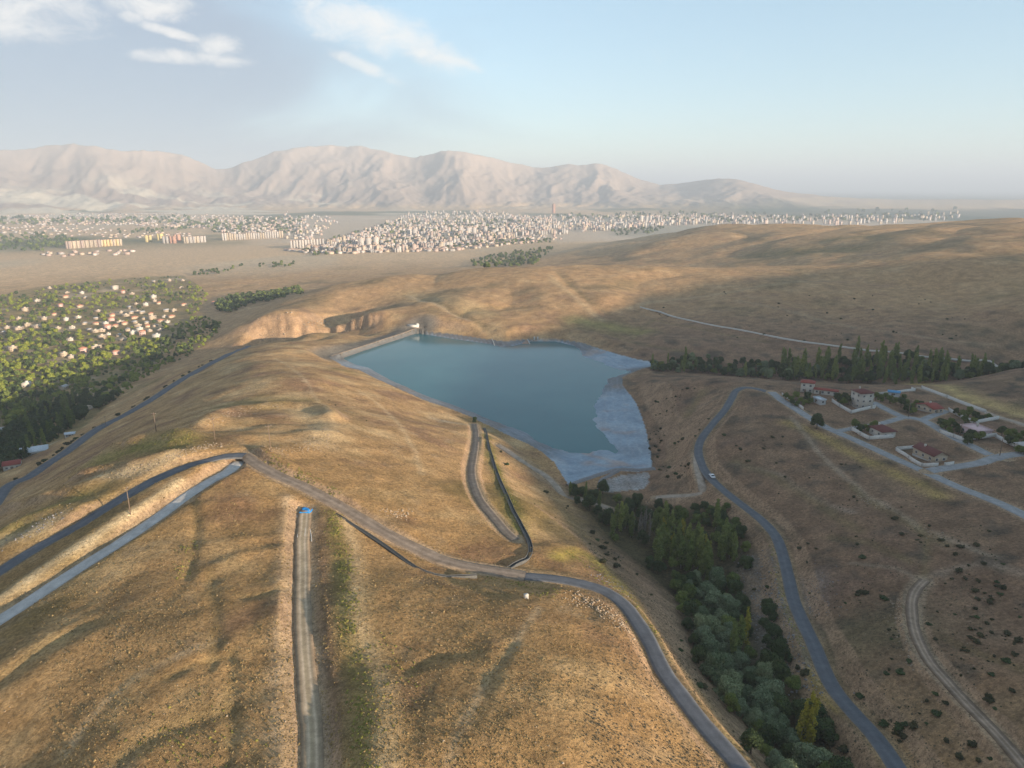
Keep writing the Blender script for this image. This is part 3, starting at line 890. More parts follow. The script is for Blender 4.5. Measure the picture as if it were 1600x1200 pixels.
ROAD_M = {}
for nm, C, wdt, mk in ROADS:
    if mk not in ROAD_M:
        ROAD_M[mk] = road_mat(mk)
    tg = np.gradient(C[:, :2], axis=0); tg /= np.linalg.norm(tg, axis=1)[:, None] + 1e-9
    nr = np.stack([tg[:, 1], -tg[:, 0]], -1)
    jit = 1 + (0.11 if mk in ('asphalt', 'lane', 'pale') else 0.18) * fbm(C[:, 0], C[:, 1], 8, 2, seed=81.)
    offs = [-.5, -.3, 0, .3, .5]
    crown = [0, .03, .05, .03, 0] if mk not in ('track', 'brtrack') else [0.1, -.02, .06, -.02, .1]
    V, A_ = [], []
    for o_, c_ in zip(offs, crown):
        e = C[:, :2] + nr * (o_ * wdt * jit)[:, None]
        V.append(np.column_stack([e, C[:, 2] + c_])); A_.append(np.full(len(C), o_ + .5))
    for o_ in (-.54, .54):
        e = C[:, :2] + nr * (o_ * wdt * jit)[:, None]
        V.append(np.column_stack([e, C[:, 2] - .45])); A_.append(np.full(len(C), o_ + .5))
    n = len(C)
    order = [5, 0, 1, 2, 3, 4, 6]
    F = []
    for a, b_ in zip(order[:-1], order[1:]):
        for k in range(n - 1):
            F.append((a * n + k, b_ * n + k, b_ * n + k + 1, a * n + k + 1)[::-1])
    o = simple_obj(nm, np.vstack(V), F, ROAD_M[mk], smooth=True)
    o.data.update()
    if np.mean([p.normal.z for p in o.data.polygons]) < 0:
        o.data.flip_normals()
    at_ = o.data.attributes.new('across', 'FLOAT', 'POINT')
    at_.data.foreach_set('value', np.concatenate(A_).astype(np.float32))
    o['kind'] = 'structure'

# ------------------------------------------------------------------ object helpers


def tag(o, label, cat, group=None, kind=None):
    o['label'] = label; o['category'] = cat
    if group:
        o['group'] = group
    if kind:
        o['kind'] = kind
    return o


def empty(name, loc, rz=0.0, sc=1.0):
    o = bpy.data.objects.new(name, None)
    o.empty_display_size = 0.5
    o.location = loc; o.rotation_euler = (0, 0, rz)
    o.scale = sc if isinstance(sc, (tuple, list)) else (sc, sc, sc)
    COL.objects.link(o)
    return o


def part(name, mesh, parent):
    o = bpy.data.objects.new(name, mesh)
    COL.objects.link(o)
    o.parent = parent
    return o


def mesh_of(name, V, F, mats, midx=None, smooth=False):
    V = np.asarray(V, np.float32)
    me = bpy.data.meshes.new(name)
    sizes = np.array([len(f) for f in F], np.int32)
    flat = np.fromiter((i for f in F for i in f), np.int32, int(sizes.sum()))
    me.vertices.add(len(V)); me.vertices.foreach_set('co', V.ravel())
    me.loops.add(len(flat)); me.loops.foreach_set('vertex_index', flat)
    me.polygons.add(len(F))
    me.polygons.foreach_set('loop_start', np.concatenate([[0], np.cumsum(sizes)[:-1]]).astype(np.int32))
    if smooth:
        me.polygons.foreach_set('use_smooth', np.ones(len(F), bool))
    for m in (mats if isinstance(mats, (list, tuple)) else [mats]):
        me.materials.append(m)
    if midx is not None:
        me.polygons.foreach_set('material_index', np.asarray(midx, np.int32))
    me.update(calc_edges=True)
    return me


class MB:
    """collects boxes, prisms and tubes, and makes one mesh of them"""

    def __init__(s):
        s.V, s.F, s.M = [], [], []

    def add(s, V, F, m=0):
        b = len(s.V)
        s.V += [tuple(v) for v in V]
        s.F += [tuple(i + b for i in f) for f in F]
        s.M += [m] * len(F)

    def box(s, x0, x1, y0, y1, z0, z1, m=0):
        V = [(x, y, z) for z in (z0, z1) for y in (y0, y1) for x in (x0, x1)]
        s.add(V, [(0, 2, 3, 1), (4, 5, 7, 6), (0, 1, 5, 4), (1, 3, 7, 5), (3, 2, 6, 7), (2, 0, 4, 6)], m)

    def hip(s, x0, x1, y0, y1, z0, h, ov=0.5, th=0.18, ridge=0.5, m=0):
        x0 -= ov; x1 += ov; y0 -= ov; y1 += ov
        w, d = x1 - x0, y1 - y0
        cx, cy = (x0 + x1) / 2, (y0 + y1) / 2
        if w >= d:
            k = max(0.0, (w - d * ridge * 2) / 2)
            a, b = (cx - k, cy), (cx + k, cy)
            fs = [(4, 5, 9, 8), (6, 7, 8, 9), (5, 6, 9), (7, 4, 8)]
        else:
            k = max(0.0, (d - w * ridge * 2) / 2)
            a, b = (cx, cy - k), (cx, cy + k)
            fs = [(4, 5, 8), (5, 6, 9, 8), (6, 7, 9), (7, 4, 8, 9)]
        V = [(x0, y0, z0), (x1, y0, z0), (x1, y1, z0), (x0, y1, z0), (x0, y0, z0 + th), (x1, y0, z0 + th), (x1, y1, z0 + th), (x0, y1, z0 + th), (*a, z0 + h), (*b, z0 + h)]
        s.add(V, [(3, 2, 1, 0), (0, 1, 5, 4), (1, 2, 6, 5), (2, 3, 7, 6), (3, 0, 4, 7)] + fs, m)

    def gable(s, x0, x1, y0, y1, z0, h, ov=0.4, th=0.2, m=0):
        x0 -= ov; x1 += ov; y0 -= ov; y1 += ov
        cy = (y0 + y1) / 2
        V = [(x0, y0, z0), (x0, y1, z0), (x0, cy, z0 + h), (x1, y0, z0), (x1, y1, z0), (x1, cy, z0 + h),
             (x0, y0, z0 + th), (x0, y1, z0 + th), (x0, cy, z0 + h + th), (x1, y0, z0 + th), (x1, y1, z0 + th), (x1, cy, z0 + h + th)]
        s.add(V, [(6, 9, 11, 8), (8, 11, 10, 7), (0, 2, 5, 3), (1, 4, 5, 2), (0, 3, 9, 6), (1, 7, 10, 4), (0, 6, 8, 2), (2, 8, 7, 1), (3, 5, 11, 9), (5, 4, 10, 11)], m)

    def tube(s, pts, rads, n=6, m=0, cap=True):
        pts = [Vector(p) for p in pts]
        rings = []
        for i, p in enumerate(pts):
            t_ = (pts[min(i + 1, len(pts) - 1)] - pts[max(i - 1, 0)]).normalized()
            u = t_.orthogonal().normalized() if abs(t_.z) > .9 else t_.cross(Vector((0, 0, 1))).normalized()
            v = t_.cross(u)
            r = rads[i] if isinstance(rads, (list, tuple)) else rads
            rings.append([p + (u * math.cos(2 * math.pi * k / n) + v * math.sin(2 * math.pi * k / n)) * r for k in range(n)])
        V = [q for rg in rings for q in rg]
        F = [(i * n + k, i * n + (k + 1) % n, (i + 1) * n + (k + 1) % n, (i + 1) * n + k) for i in range(len(rings) - 1) for k in range(n)]
        if cap:
            F += [tuple(range(n))[::-1], tuple(range((len(rings) - 1) * n, len(rings) * n))]
        s.add(V, F, m)

    def mesh(s, name, mats, smooth=False):
        return mesh_of(name, s.V, s.F, mats, s.M, smooth)


def rock_mesh(name, mat, seed, flat=0.7):
    r = np.random.default_rng(seed)
    p = (1 + 5 ** .5) / 2
    V = np.array([(-1, p, 0), (1, p, 0), (-1, -p, 0), (1, -p, 0), (0, -1, p), (0, 1, p), (0, -1, -p), (0, 1, -p), (p, 0, -1), (p, 0, 1), (-p, 0, -1), (-p, 0, 1)]) / 1.9
    F = [(0, 11, 5), (0, 5, 1), (0, 1, 7), (0, 7, 10), (0, 10, 11), (1, 5, 9), (5, 11, 4), (11, 10, 2), (10, 7, 6), (7, 1, 8), (3, 9, 4), (3, 4, 2), (3, 2, 6), (3, 6, 8), (3, 8, 9), (4, 9, 5), (2, 4, 11), (6, 2, 10), (8, 6, 7), (9, 8, 1)]
    V = V * r.uniform(.75, 1.2, (12, 1)) * (1, r.uniform(.7, 1), flat)
    return (V, F) if mat is None else mesh_of(name, V, F, mat)


# ------------------------------------------------------------------ trees
def leaf_mat(name, lo, hi, trans=0.15):
    m, nt, b = new_mat(name)
    geo = nt.nodes.new('ShaderNodeNewGeometry')
    oi = nt.nodes.new('ShaderNodeObjectInfo')
    c = ramp_node(nt, geo.outputs['Random Per Island'], [(0.0, lo), (1.0, hi)])
    c = mul_rgb(nt, c, ramp_node(nt, oi.outputs['Random'], [(0, (.72, .78, .70)), (.5, (1, 1, 1)), (1, (1.28, 1.2, 1.05))]), 1.0)
    nt.links.new(c, b.inputs['Base Color'])
    b.inputs['Roughness'].default_value = 0.7
    b.inputs['Specular IOR Level'].default_value = 0.12
    return m


LEAF = {
    'dark': leaf_mat('leaf_dark_green', (0.024, 0.042, 0.016), (0.070, 0.098, 0.034)),
    'mid': leaf_mat('leaf_green', (0.058, 0.090, 0.020), (0.150, 0.180, 0.045)),
    'silver': leaf_mat('leaf_silver_green', (0.085, 0.120, 0.060), (0.215, 0.255, 0.145)),
    'poplar': leaf_mat('leaf_poplar', (0.085, 0.120, 0.028), (0.210, 0.240, 0.066)),
    'yellow': leaf_mat('leaf_yellowing', (0.160, 0.155, 0.022), (0.330, 0.290, 0.040)),
    'shrub': leaf_mat('leaf_shrub', (0.030, 0.034, 0.016), (0.080, 0.074, 0.034)),
    'village': leaf_mat('leaf_orchard', (0.115, 0.150, 0.022), (0.250, 0.265, 0.046)),
    'twig': leaf_mat('bare_twig', (0.12, 0.10, 0.085), (0.22, 0.19, 0.16)),
}
BARK = plain_mat('bark', (0.10, 0.075, 0.055), 0.95, 0.3, 3.0)
BARK_PALE = plain_mat('pale_bark', (0.26, 0.24, 0.21), 0.9, 0.25, 3.0)


def ellipsoid(c, r, nu=7, nv=5, jit=0.12, rg=None):
    V = []
    for i in range(nv + 1):
        th = math.pi * i / nv
        for j in range(nu):
            ph = 2 * math.pi * j / nu
            k = 1 + (rg.uniform(-jit, jit) if rg is not None else 0)
            V.append((c[0] + r[0] * k * math.sin(th) * math.cos(ph), c[1] + r[1] * k * math.sin(th) * math.sin(ph), c[2] + r[2] * k * math.cos(th)))
    F = [(i * nu + j, (i + 1) * nu + j, (i + 1) * nu + (j + 1) % nu, i * nu + (j + 1) % nu) for i in range(nv) for j in range(nu)]
    return V, F


def crown_geo(clumps, leaves_per_m2, size, seed, core=0.74):
    """clumps: list of (centre, radii). leaf faces spread over and inside each clump, with a darker inner mass behind them"""
    r = np.random.default_rng(seed)
    V, F = [], []
    for c, rad in clumps:
        c = np.array(c, float); rad = np.array(rad, float)
        area = 4 * math.pi * ((rad[0] * rad[1]) ** 1.6 / 3 + 2 * (rad[0] * rad[2]) ** 1.6 / 3) ** (1 / 1.6)
        n = max(8, int(area * leaves_per_m2))
        d = r.normal(size=(n, 3)); d /= np.linalg.norm(d, axis=1)[:, None]
        d[:, 2] = np.where(d[:, 2] < -0.55, -d[:, 2], d[:, 2])
        p = c + d * rad * r.uniform(0.72, 1.13, (n, 1))
        nrm = d / rad; nrm /= np.linalg.norm(nrm, axis=1)[:, None]
        nrm = nrm + r.normal(scale=.55, size=(n, 3)); nrm /= np.linalg.norm(nrm, axis=1)[:, None]
        t_ = np.cross(nrm, r.normal(size=(n, 3))); t_ /= np.linalg.norm(t_, axis=1)[:, None]
        b = np.cross(nrm, t_)
        s_ = size * r.uniform(.6, 1.35, (n, 1))
        k0 = len(V)
        quad = np.stack([p - t_ * s_ * .5, p - b * s_ * .38 + t_ * s_ * .08, p + t_ * s_ * .55, p + b * s_ * .38], 1).reshape(-1, 3)
        V.extend(quad.tolist())
        F.extend([(k0 + 4 * i, k0 + 4 * i + 1, k0 + 4 * i + 2, k0 + 4 * i + 3) for i in range(n)])
        if core:
            cv, cf = ellipsoid(c, rad * core, 8, 5, .15, r)
            k0 = len(V); V.extend(cv); F.extend([tuple(i + k0 for i in f) for f in cf])
    return V, F


def round_clumps(h, w, seed, n=9, lift=.3):
    r = np.random.default_rng(seed)
    out = [((0, 0, h * (.5 + lift * .4)), (w * .33, w * .33, h * .30))]
    for k in range(n):
        a = 2 * math.pi * (k / n) * 2.4 + r.uniform(0, .8)
        lv = r.uniform(0.0, 1.0)
        rr = w * (.34 - .16 * lv) * r.uniform(.8, 1.15)
        s_ = w * r.uniform(.17, .25)
        out.append(((rr * math.cos(a), rr * math.sin(a), h * (lift + (.9 - lift) * lv * .92) + 0.0), (s_, s_, s_ * r.uniform(.75, 1.0))))
    return out


def poplar_clumps(h, w, seed, n=9):
    r = np.random.default_rng(seed)
    out = []
    for k in range(n):
        f = k / (n - 1)
        ww = w * (0.62 * math.sin(math.pi * min(1, .26 + f * .58)) + .12)
        s_ = max(.35, ww * .5)
        out.append(((r.normal() * w * .08, r.normal() * w * .08, h * (.12 + .82 * f)), (s_ * r.uniform(.75, 1.1), s_ * r.uniform(.75, 1.1), h * r.uniform(.085, .13))))
        if k < n - 2:
            a = r.uniform(0, 6.28)
            out.append(((math.cos(a) * ww * .32, math.sin(a) * ww * .32, h * (.16 + .8 * f)), (s_ * .55, s_ * .55, h * .10)))
    return out


def trunk_mesh(name, h, r0, seed, mat, spread=1.6, limbs=4):
    r = random.Random(seed)
    mb = MB()
    bend = [(r.uniform(-.12, .12) * h * .3, r.uniform(-.12, .12) * h * .3) for _ in range(4)]
    P = [(0, 0, -0.6), (bend[0][0] * .3, bend[0][1] * .3, h * .25), (bend[1][0] * .6, bend[1][1] * .6, h * .5), (bend[2][0], bend[2][1], h * .85)]
    mb.tube(P, [r0 * 1.25, r0, r0 * .7, r0 * .25], 7)
    for k in range(limbs):
        a = k * 2 * math.pi / limbs + r.uniform(-.4, .4)
        z0 = h * r.uniform(.25, .5)
        q = (math.cos(a) * spread, math.sin(a) * spread, z0 + h * r.uniform(.2, .35))
        mb.tube([(bend[1][0] * .4, bend[1][1] * .4, z0), (q[0] * .5, q[1] * .5, (z0 + q[2]) / 2 + .1), q], [r0 * .5, r0 * .35, r0 * .12], 5)
    return mb.mesh(name, mat, True)


TREE = {}


def tree_proto(key, trunk, crown):
    TREE.setdefault(key, []).append((trunk, crown))


for i in range(4):      # silver willows, 9 m
    cl = round_clumps(9.5, 9.0, 100 + i, 13, .24)
    tree_proto('willow', trunk_mesh('willow_trunk', 6.5, .32, i, BARK, 2.2), mesh_of('willow_crown', *crown_geo(cl, 7.0, .52, 200 + i), LEAF['silver']))
for i in range(4):      # dark broadleaf, 9 m
    cl = round_clumps(9.0, 8.0, 120 + i, 12, .26)
    tree_proto('dark', trunk_mesh('broadleaf_trunk', 6.0, .28, 10 + i, BARK, 1.9), mesh_of('broadleaf_crown', *crown_geo(cl, 6.5, .55, 220 + i), LEAF['dark']))
for i in range(3):      # mid green broadleaf
    cl = round_clumps(8.0, 7.5, 130 + i, 11, .28)
    tree_proto('mid', trunk_mesh('broadleaf_trunk', 5.5, .25, 20 + i, BARK, 1.8), mesh_of('broadleaf_crown', *crown_geo(cl, 6.5, .52, 230 + i), LEAF['mid']))
for i in range(6):      # poplars, 16 m
    cl = poplar_clumps(16.0, 3.8 + .45 * (i % 4), 140 + i, 8 + i % 3)
    tree_proto('poplar', trunk_mesh('poplar_trunk', 14, .22, 30 + i, BARK_PALE, .7), mesh_of('poplar_crown', *crown_geo(cl, 6.0, .5, 240 + i, .66), LEAF['poplar']))
for i in range(2):
    cl = poplar_clumps(15.0, 3.2, 150 + i, 9)
    tree_proto('yellow', trunk_mesh('poplar_trunk', 13, .2, 40 + i, BARK_PALE, .6), mesh_of('poplar_crown', *crown_geo(cl, 5.5, .48, 250 + i, .6), LEAF['yellow']))
for i in range(2):      # nearly bare poplars
    cl = poplar_clumps(15.0, 2.2, 155 + i, 9)
    tree_proto('bare', trunk_mesh('poplar_trunk', 14.5, .24, 45 + i, BARK_PALE, 1.0, 9), mesh_of('poplar_crown', *crown_geo(cl, 3.0, .34, 255 + i, 0), LEAF['twig']))
for i in range(4):      # orchard and village trees, 7 m, coarser (they stand far off)
    cl = round_clumps(7.0, 7.5, 160 + i, 8, .26)
    tree_proto('village', trunk_mesh('orchard_trunk', 4.5, .22, 50 + i, BARK, 1.5, 3), mesh_of('orchard_crown', *crown_geo(cl, 2.2, .95, 260 + i, .8), LEAF['village']))
for i in range(3):
    cl = round_clumps(7.5, 6.5, 180 + i, 7, .24)
    tree_proto('villagemid', trunk_mesh('orchard_trunk', 4.5, .22, 60 + i, BARK, 1.5, 3), mesh_of('orchard_crown', *crown_geo(cl, 2.2, .95, 280 + i, .8), LEAF['mid']))
for i in range(3):
    cl = round_clumps(8.5, 8.0, 165 + i, 8, .24)
    tree_proto('grove', trunk_mesh('grove_trunk', 5, .24, 55 + i, BARK, 1.6, 3), mesh_of('grove_crown', *crown_geo(cl, 2.2, 1.0, 265 + i, .8), LEAF['dark']))
for i in range(2):
    cl = poplar_clumps(15.0, 3.8, 168 + i, 7)
    tree_proto('farpoplar', trunk_mesh('poplar_trunk', 12, .2, 58 + i, BARK, .6, 3), mesh_of('poplar_crown', *crown_geo(cl, 2.6, .9, 268 + i, .75), LEAF['mid']))
SHRUB = []
for i in range(4):
    r = random.Random(300 + i)
    cl = [((r.uniform(-.5, .5), r.uniform(-.5, .5), r.uniform(.35, .75)), (r.uniform(.45, .8), r.uniform(.45, .8), r.uniform(.35, .6))) for _ in range(4)]
    SHRUB.append(mesh_of('shrub_foliage', *crown_geo(cl, 14, .3, 310 + i, .8), LEAF['shrub' if i < 3 else 'dark']))

TREES = []      # (x, y, radius) to keep things apart


RP = np.vstack([np.column_stack([C[:, :2], np.full(len(C), w / 2)]) for nm, C, w, mk in ROADS])


def clear_of_roads(x, y, extra=0.5):
    return not bool((((RP[:, 0] - x) ** 2 + (RP[:, 1] - y) ** 2) < (RP[:, 2] + extra + 1.2) ** 2).any())


def plant(key, x, y, sc, name, label, cat='tree', group=None, zs=1.0, rnd=random):
    tr, cr = rnd.choice(TREE[key])
    z = float(grid_h(x, y))
    zs = zs * rnd.uniform(.82, 1.15)
    e = empty(name, (x, y, z - .05), rnd.uniform(0, 6.28), (sc, sc * rnd.uniform(.9, 1.1), sc * zs))
    e.rotation_euler = (rnd.uniform(-.05, .05), rnd.uniform(-.05, .05), e.rotation_euler[2])
    part('trunk', tr, e); part('crown', cr, e)
    tag(e, label, cat, group)
    TREES.append((x, y))
    return e


def plant_px(key, px, py, mid, sc, *a, **k):
    x, y, z = at(px, py, mid)
    return plant(key, x, y, sc, *a, **k)


rt = random.Random(21)
# --- silver willows down the near valley: photo position of the crown's middle
WIL = pl('1086,898 1104,916 1122,904 1092,926 1116,938 1136,930 1100,952 1126,962 1146,950 1098,978 1120,986 1142,978 1104,1006 1128,1010 1112,1030 1134,1034 1156,1030 1126,1052 1150,1056 1172,1046 1140,1076 1164,1078 1190,1064 1196,1050 1160,1096 1186,1094 1206,1078 1180,1114 1208,1112 1222,1124 1212,1140 1236,1150 1200,1128 1216,1178 1246,1176 1262,1192 1284,1186 1230,1196 1300,1200 1078,912 1108,928 1138,944 1112,968 1134,996 1096,992 1146,1012 1118,1044 1142,1064')
ORD = 'first second third fourth fifth sixth seventh eighth ninth tenth eleventh twelfth thirteenth fourteenth fifteenth sixteenth seventeenth eighteenth nineteenth twentieth'.split()
ORD += ['twenty-' + o for o in ORD[:9]] + ['thirtieth'] + ['thirty-' + o for o in ORD[:9]] + ['fortieth'] + ['forty-' + o for o in ORD[:9]]
for k, (a, b) in enumerate(sorted(WIL, key=lambda q: q[1])):
    plant_px('willow', a, b, 4.0, rt.choice([.5, .58, .66, .74, .84]), 'willow_tree', 'silver-green willow on the near valley floor, %s counted from the lake end' % ORD[k], 'tree', 'silver willows along the near valley', rnd=rt)
# --- poplars of the valley
POP = pl('962,802 970,806 978,800 958,812 986,812 1024,808 1032,812 1042,818 1050,826 1034,834 1044,846 1030,852 1054,852 1062,838 1076,842 1084,852 1078,862 1092,858 1098,870 1106,862 1110,878 1120,800 1134,838 1142,842 1128,846 1150,848 1148,1000 1156,990 1090,842 1066,858')
for k, (a, b) in enumerate(sorted(POP)):
    plant_px('poplar', a, b, 8, rt.uniform(.72, 1.0), 'poplar_tree', 'green columnar poplar in the near valley below the lake, %s from the left' % ORD[k], 'tree', 'green poplars of the near valley', rnd=rt)
for k, (a, b) in enumerate(sorted(pl('990,812 1000,816 1008,812 1016,818 1006,806'))):
    plant_px('bare', a, b, 8, rt.uniform(.85, 1.05), 'poplar_tree', '%s from the left of the bare grey poplars below the lake' % ORD[k], 'tree', 'bare grey poplars of the near valley', rnd=rt)
for k, (a, b) in enumerate(sorted(pl('1038,826 1052,842 1066,832 1112,850 1104,854'))):
    plant_px('yellow', a, b, 8, rt.uniform(.7, .9), 'poplar_tree', 'yellow-leaved poplar among green valley poplars, %s of five from the left' % ORD[k], 'tree', 'yellowing poplars of the near valley', rnd=rt)
for k, (a, b, c) in enumerate([(1168, 985, 'tallest yellow-green poplar beside the silver willows, with dark shade behind it'), (1252, 1132, 'yellow poplar at the bottom of the valley, left of its pair'), (1268, 1136, 'yellow poplar at the bottom of the valley, right of its pair')]):
    plant_px('yellow', a, b, 7, .95, 'poplar_tree', c, 'tree', rnd=rt)
# --- dark undergrowth trees filling the valley
cnt = 0
xs = VALLEY[:, 0]; ys = VALLEY[:, 1]
VALLEY_L = VALLEY.tolist()
while cnt < 110:
    x, y = rt.uniform(xs.min(), xs.max()), rt.uniform(ys.min(), ys.max())
    if not pin(x, y, VALLEY_L) or not clear_of_roads(x, y, 2):
        continue
    if any((x - t_[0]) ** 2 + (y - t_[1]) ** 2 < 9 for t_ in TREES):
        continue
    ppx, ppy, _ = to_px(x, y, grid_h(x, y) + 3)
    if ppy < 800 and rt.random() < .5:
        continue
    plant('dark' if rt.random() < .75 else 'mid', x, y, rt.uniform(.45, .85), 'broadleaf_tree', 'dark low broadleaf tree in the near valley ' + ('beside the poplars' if ppy < 880 else 'beside the upper willows' if ppy < 1000 else 'beside the lower willows' if ppy < 1110 else 'at the photo bottom'), 'tree', 'dark valley trees %d' % (0 if ppy < 880 else 1 if ppy < 1000 else 2 if ppy < 1110 else 3), rnd=rt)
    cnt += 1
for k, (a, b) in enumerate(pl('892,766 900,770 908,766 916,772 924,768 930,776 914,780 902,780 922,784 936,782 896,762')):
    plant_px('dark' if k % 3 else 'poplar', a, b, 3, rt.uniform(.45, .7) if k % 3 else .5, 'broadleaf_tree', 'dark tree in the clump beside the small basin below the lake', 'tree', 'trees beside the small basin', rnd=rt)
for k, (a, b) in enumerate(pl('1118,800 1110,792 1128,806 1102,804 1140,822 1150,812 1090,800 1135,790 1158,830 1166,850 1172,872 1060,796 1045,790 1030,796')):
    plant_px('mid' if k % 2 else 'dark', a, b, 3, rt.uniform(.4, .65), 'broadleaf_tree', 'small tree in the loose group beside the right-hand road bend', 'tree', 'small trees beside the right-hand road', rnd=rt)
# --- band of trees along the stream that enters the lake from the right
band = [at_z(a, b, z) for a, b, z in ((1022, 579, 2), (1100, 577, 4), (1200, 590, 6), (1300, 592, 7), (1400, 594, 8), (1500, 597, 9), (1620, 602, 10))]
BC = catmull(band, 2.0)
nb = 0
for k in range(520):
    f = rt.random()
    i = int(f * (len(BC) - 1))
    off = rt.uniform(-14, 34) * (.35 + .65 * min(1, f * 4))
    x, y = BC[i][0] + rt.uniform(-2, 2), BC[i][1] + off
    if not clear_of_roads(x, y, 1) or any((x - t_[0]) ** 2 + (y - t_[1]) ** 2 < 7 for t_ in TREES):
        continue
    ppx = to_px(x, y, grid_h(x, y))[0]
    sec = next(t_ for q_, t_ in ((1130, 'nearest the lake'), (1240, 'left of the tall narrow house'), (1330, 'between tall narrow house and villa'), (1420, 'behind the villa and empty yard'), (1510, 'behind the upper dirt path'), (9999, 'toward the right edge')) if ppx < q_)
    if rt.random() < (.42 if 1230 < ppx < 1480 else .26 if ppx > 1200 else .10):
        plant('poplar', x, y, rt.uniform(.75, 1.15) * (.75 if ppx < 1220 else 1), 'poplar_tree', 'tall poplar in the dark stream-side tree belt, ' + sec, 'tree', 'belt poplars ' + sec, rnd=rt)
    else:
        kk = rt.choice(['dark', 'dark', 'dark', 'willow', 'mid'])
        plant(kk, x, y, rt.uniform(.6, 1.05) * (.8 if ppx < 1220 else 1), 'streamside_tree', 'dark bushy tree in the stream-side tree belt, ' + sec, 'tree', 'belt trees ' + sec, rnd=rt)
plant_px('dark', 1277, 661, 3, .85, 'broadleaf_tree', 'lone round dark tree beside the long settlement lane', 'tree', rnd=rt)
plant_px('dark', 742, 657, 1.5, .42, 'broadleaf_tree', 'single small dark tree at the lake end of the gravel path', 'tree', rnd=rt)
# --- orchard trees inside the walled gardens
for s_, lab in [('1228,621 1236,624 1244,621 1252,626 1246,631 1258,630 1266,627 1262,621 1238,629', 'small orchard tree in the walled garden nearest the hairpin'),
                ('1308,623 1314,627 1320,622 1326,628 1318,631 1312,619', 'small orchard tree left of the three-storey house'),
                ('1368,622 1376,624 1384,620 1390,626 1400,628 1408,632 1416,630 1424,636 1432,630 1440,634 1418,640 1428,643 1412,622', 'dense garden tree beside the lane crossing, left of the low red-roofed house'),
                ('1336,667 1344,670 1352,668 1360,671 1366,667', 'small tree behind the white house with the hipped red roof'),
                ('1470,662 1478,666 1486,663 1494,668 1502,670 1510,666 1498,674 1484,672 1516,682 1526,684 1534,682 1512,690', 'dense garden tree around the pink house'),
                ('1494,645 1504,648 1514,646 1524,652 1534,654 1522,658 1508,656 1544,652', 'low orchard tree in the long walled garden behind the pink house'),
                ('1566,676 1574,682 1582,678 1590,686 1598,682 1604,690 1586,694 1576,690 1600,706 1592,702', 'garden tree at the right edge of the photo')]:
    for a, b in pl(s_):
        x, y, z = at(a, b, 1.5)
        plant('mid' if rt.random() < .6 else 'dark', x, y, rt.uniform(.42, .62), 'orchard_tree', lab, 'tree', lab.replace('small ', '').replace('dense ', '') + ' group', rnd=rt)

# --- village: lit orchards and the shaded grove; the largest 300 stand alone, the rest is one wood
VIL_PX = pl('0,462 40,455 100,447 160,440 230,433 285,432 318,452 330,470 300,492 330,498 345,505 335,525 310,545 285,560 250,575 222,592 190,615 150,640 120,660 90,682 60,700 20,722 -20,740 -60,740 -60,480')
VPOLY = np.array(VIL_PX)
HOUSES_PX = pl('180,450 192,456 240,439 265,437 285,437 283,448 105,456 103,463 133,464 128,457 77,449 95,477 58,469 40,484 125,478 153,485 206,458 212,474 203,480 214,486 228,476 240,464 242,469 249,473 260,485 272,485 287,475 250,501 210,496 211,503 229,504 165,506 180,509 188,503 140,515 113,511 104,499 122,495 148,517 158,516 170,521 186,523 200,515 219,515 223,521 231,509 251,515 245,526 12,511 5,519 30,513 43,508 58,510 150,542 181,552 100,555 112,557 20,546 42,602 100,606 334,473 138,637 175,500 160,527 196,492 236,490 257,494 225,497 150,505 195,505 205,488 216,508 238,497 243,508 262,502 190,487 176,492 168,512 132,505 150,497 222,488 268,494 233,516 208,520 192,530 90,512 70,497 85,490 30,497 110,530 130,548')
cand = []
ca = np.zeros((1600, 2))
tries = 0
while len(cand) < 1500 and tries < 40000:
    tries += 1
    px, py = rt.uniform(-40, 348), rt.uniform(432, 740)
    if not pin(px, py, VIL_PX):
        continue
    if any(abs(px - h[0]) < 9 and -3 < py - h[1] < 7 for h in HOUSES_PX):
        continue
    cs = mnoise.noise((px / 30., py / 19. + 9, .5))
    dense = 1.0 if px * .62 + py > 690 or py > 560 else (.42 if (px > 95 and 470 < py < 530) else .9)
    if cs > .45 * dense + .1 or rt.random() > dense:
        continue
    if cand and (((ca[:len(cand), 0] - px) ** 2 + ((ca[:len(cand), 1] - py) * 1.6) ** 2) < (22 + (py - 430) * .17) * rt.choice([.6, 1, 1.4])).any():
        continue
    ca[len(cand)] = (px, py)
    cand.append((px, py))
cand.sort(key=lambda c: -c[1])
vrest = []
for k, (px, py) in enumerate(cand):
    x, y, z = at(px, py, 2.0)
    if not clear_of_roads(x, y, 3):
        continue
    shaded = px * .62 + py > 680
    if k < 300:
        if rt.random() < (.25 if 40 < px < 130 and py > 600 else .06):
            plant('farpoplar', x, y, rt.uniform(.7, 1.0), 'poplar_tree', 'tall poplar rising from the village woodland', 'tree', 'poplars of the village', rnd=rt)
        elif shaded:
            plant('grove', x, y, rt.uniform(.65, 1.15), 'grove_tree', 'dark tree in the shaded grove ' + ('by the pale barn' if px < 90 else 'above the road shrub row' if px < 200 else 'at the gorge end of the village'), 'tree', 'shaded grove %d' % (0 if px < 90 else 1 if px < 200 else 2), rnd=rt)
        else:
            plant(rt.choice(['village', 'village', 'village', 'grove', 'villagemid']), x, y, rt.choice([.4, .5, .65, .8, 1.0, 1.15, 1.35]), 'orchard_tree', 'leafy green orchard tree among the village houses', 'tree', 'village orchard trees', rnd=rt)
    else:
        vrest.append((x, y, rt.choice([.45, .6, .8, 1.0, 1.2]), rt.random()))


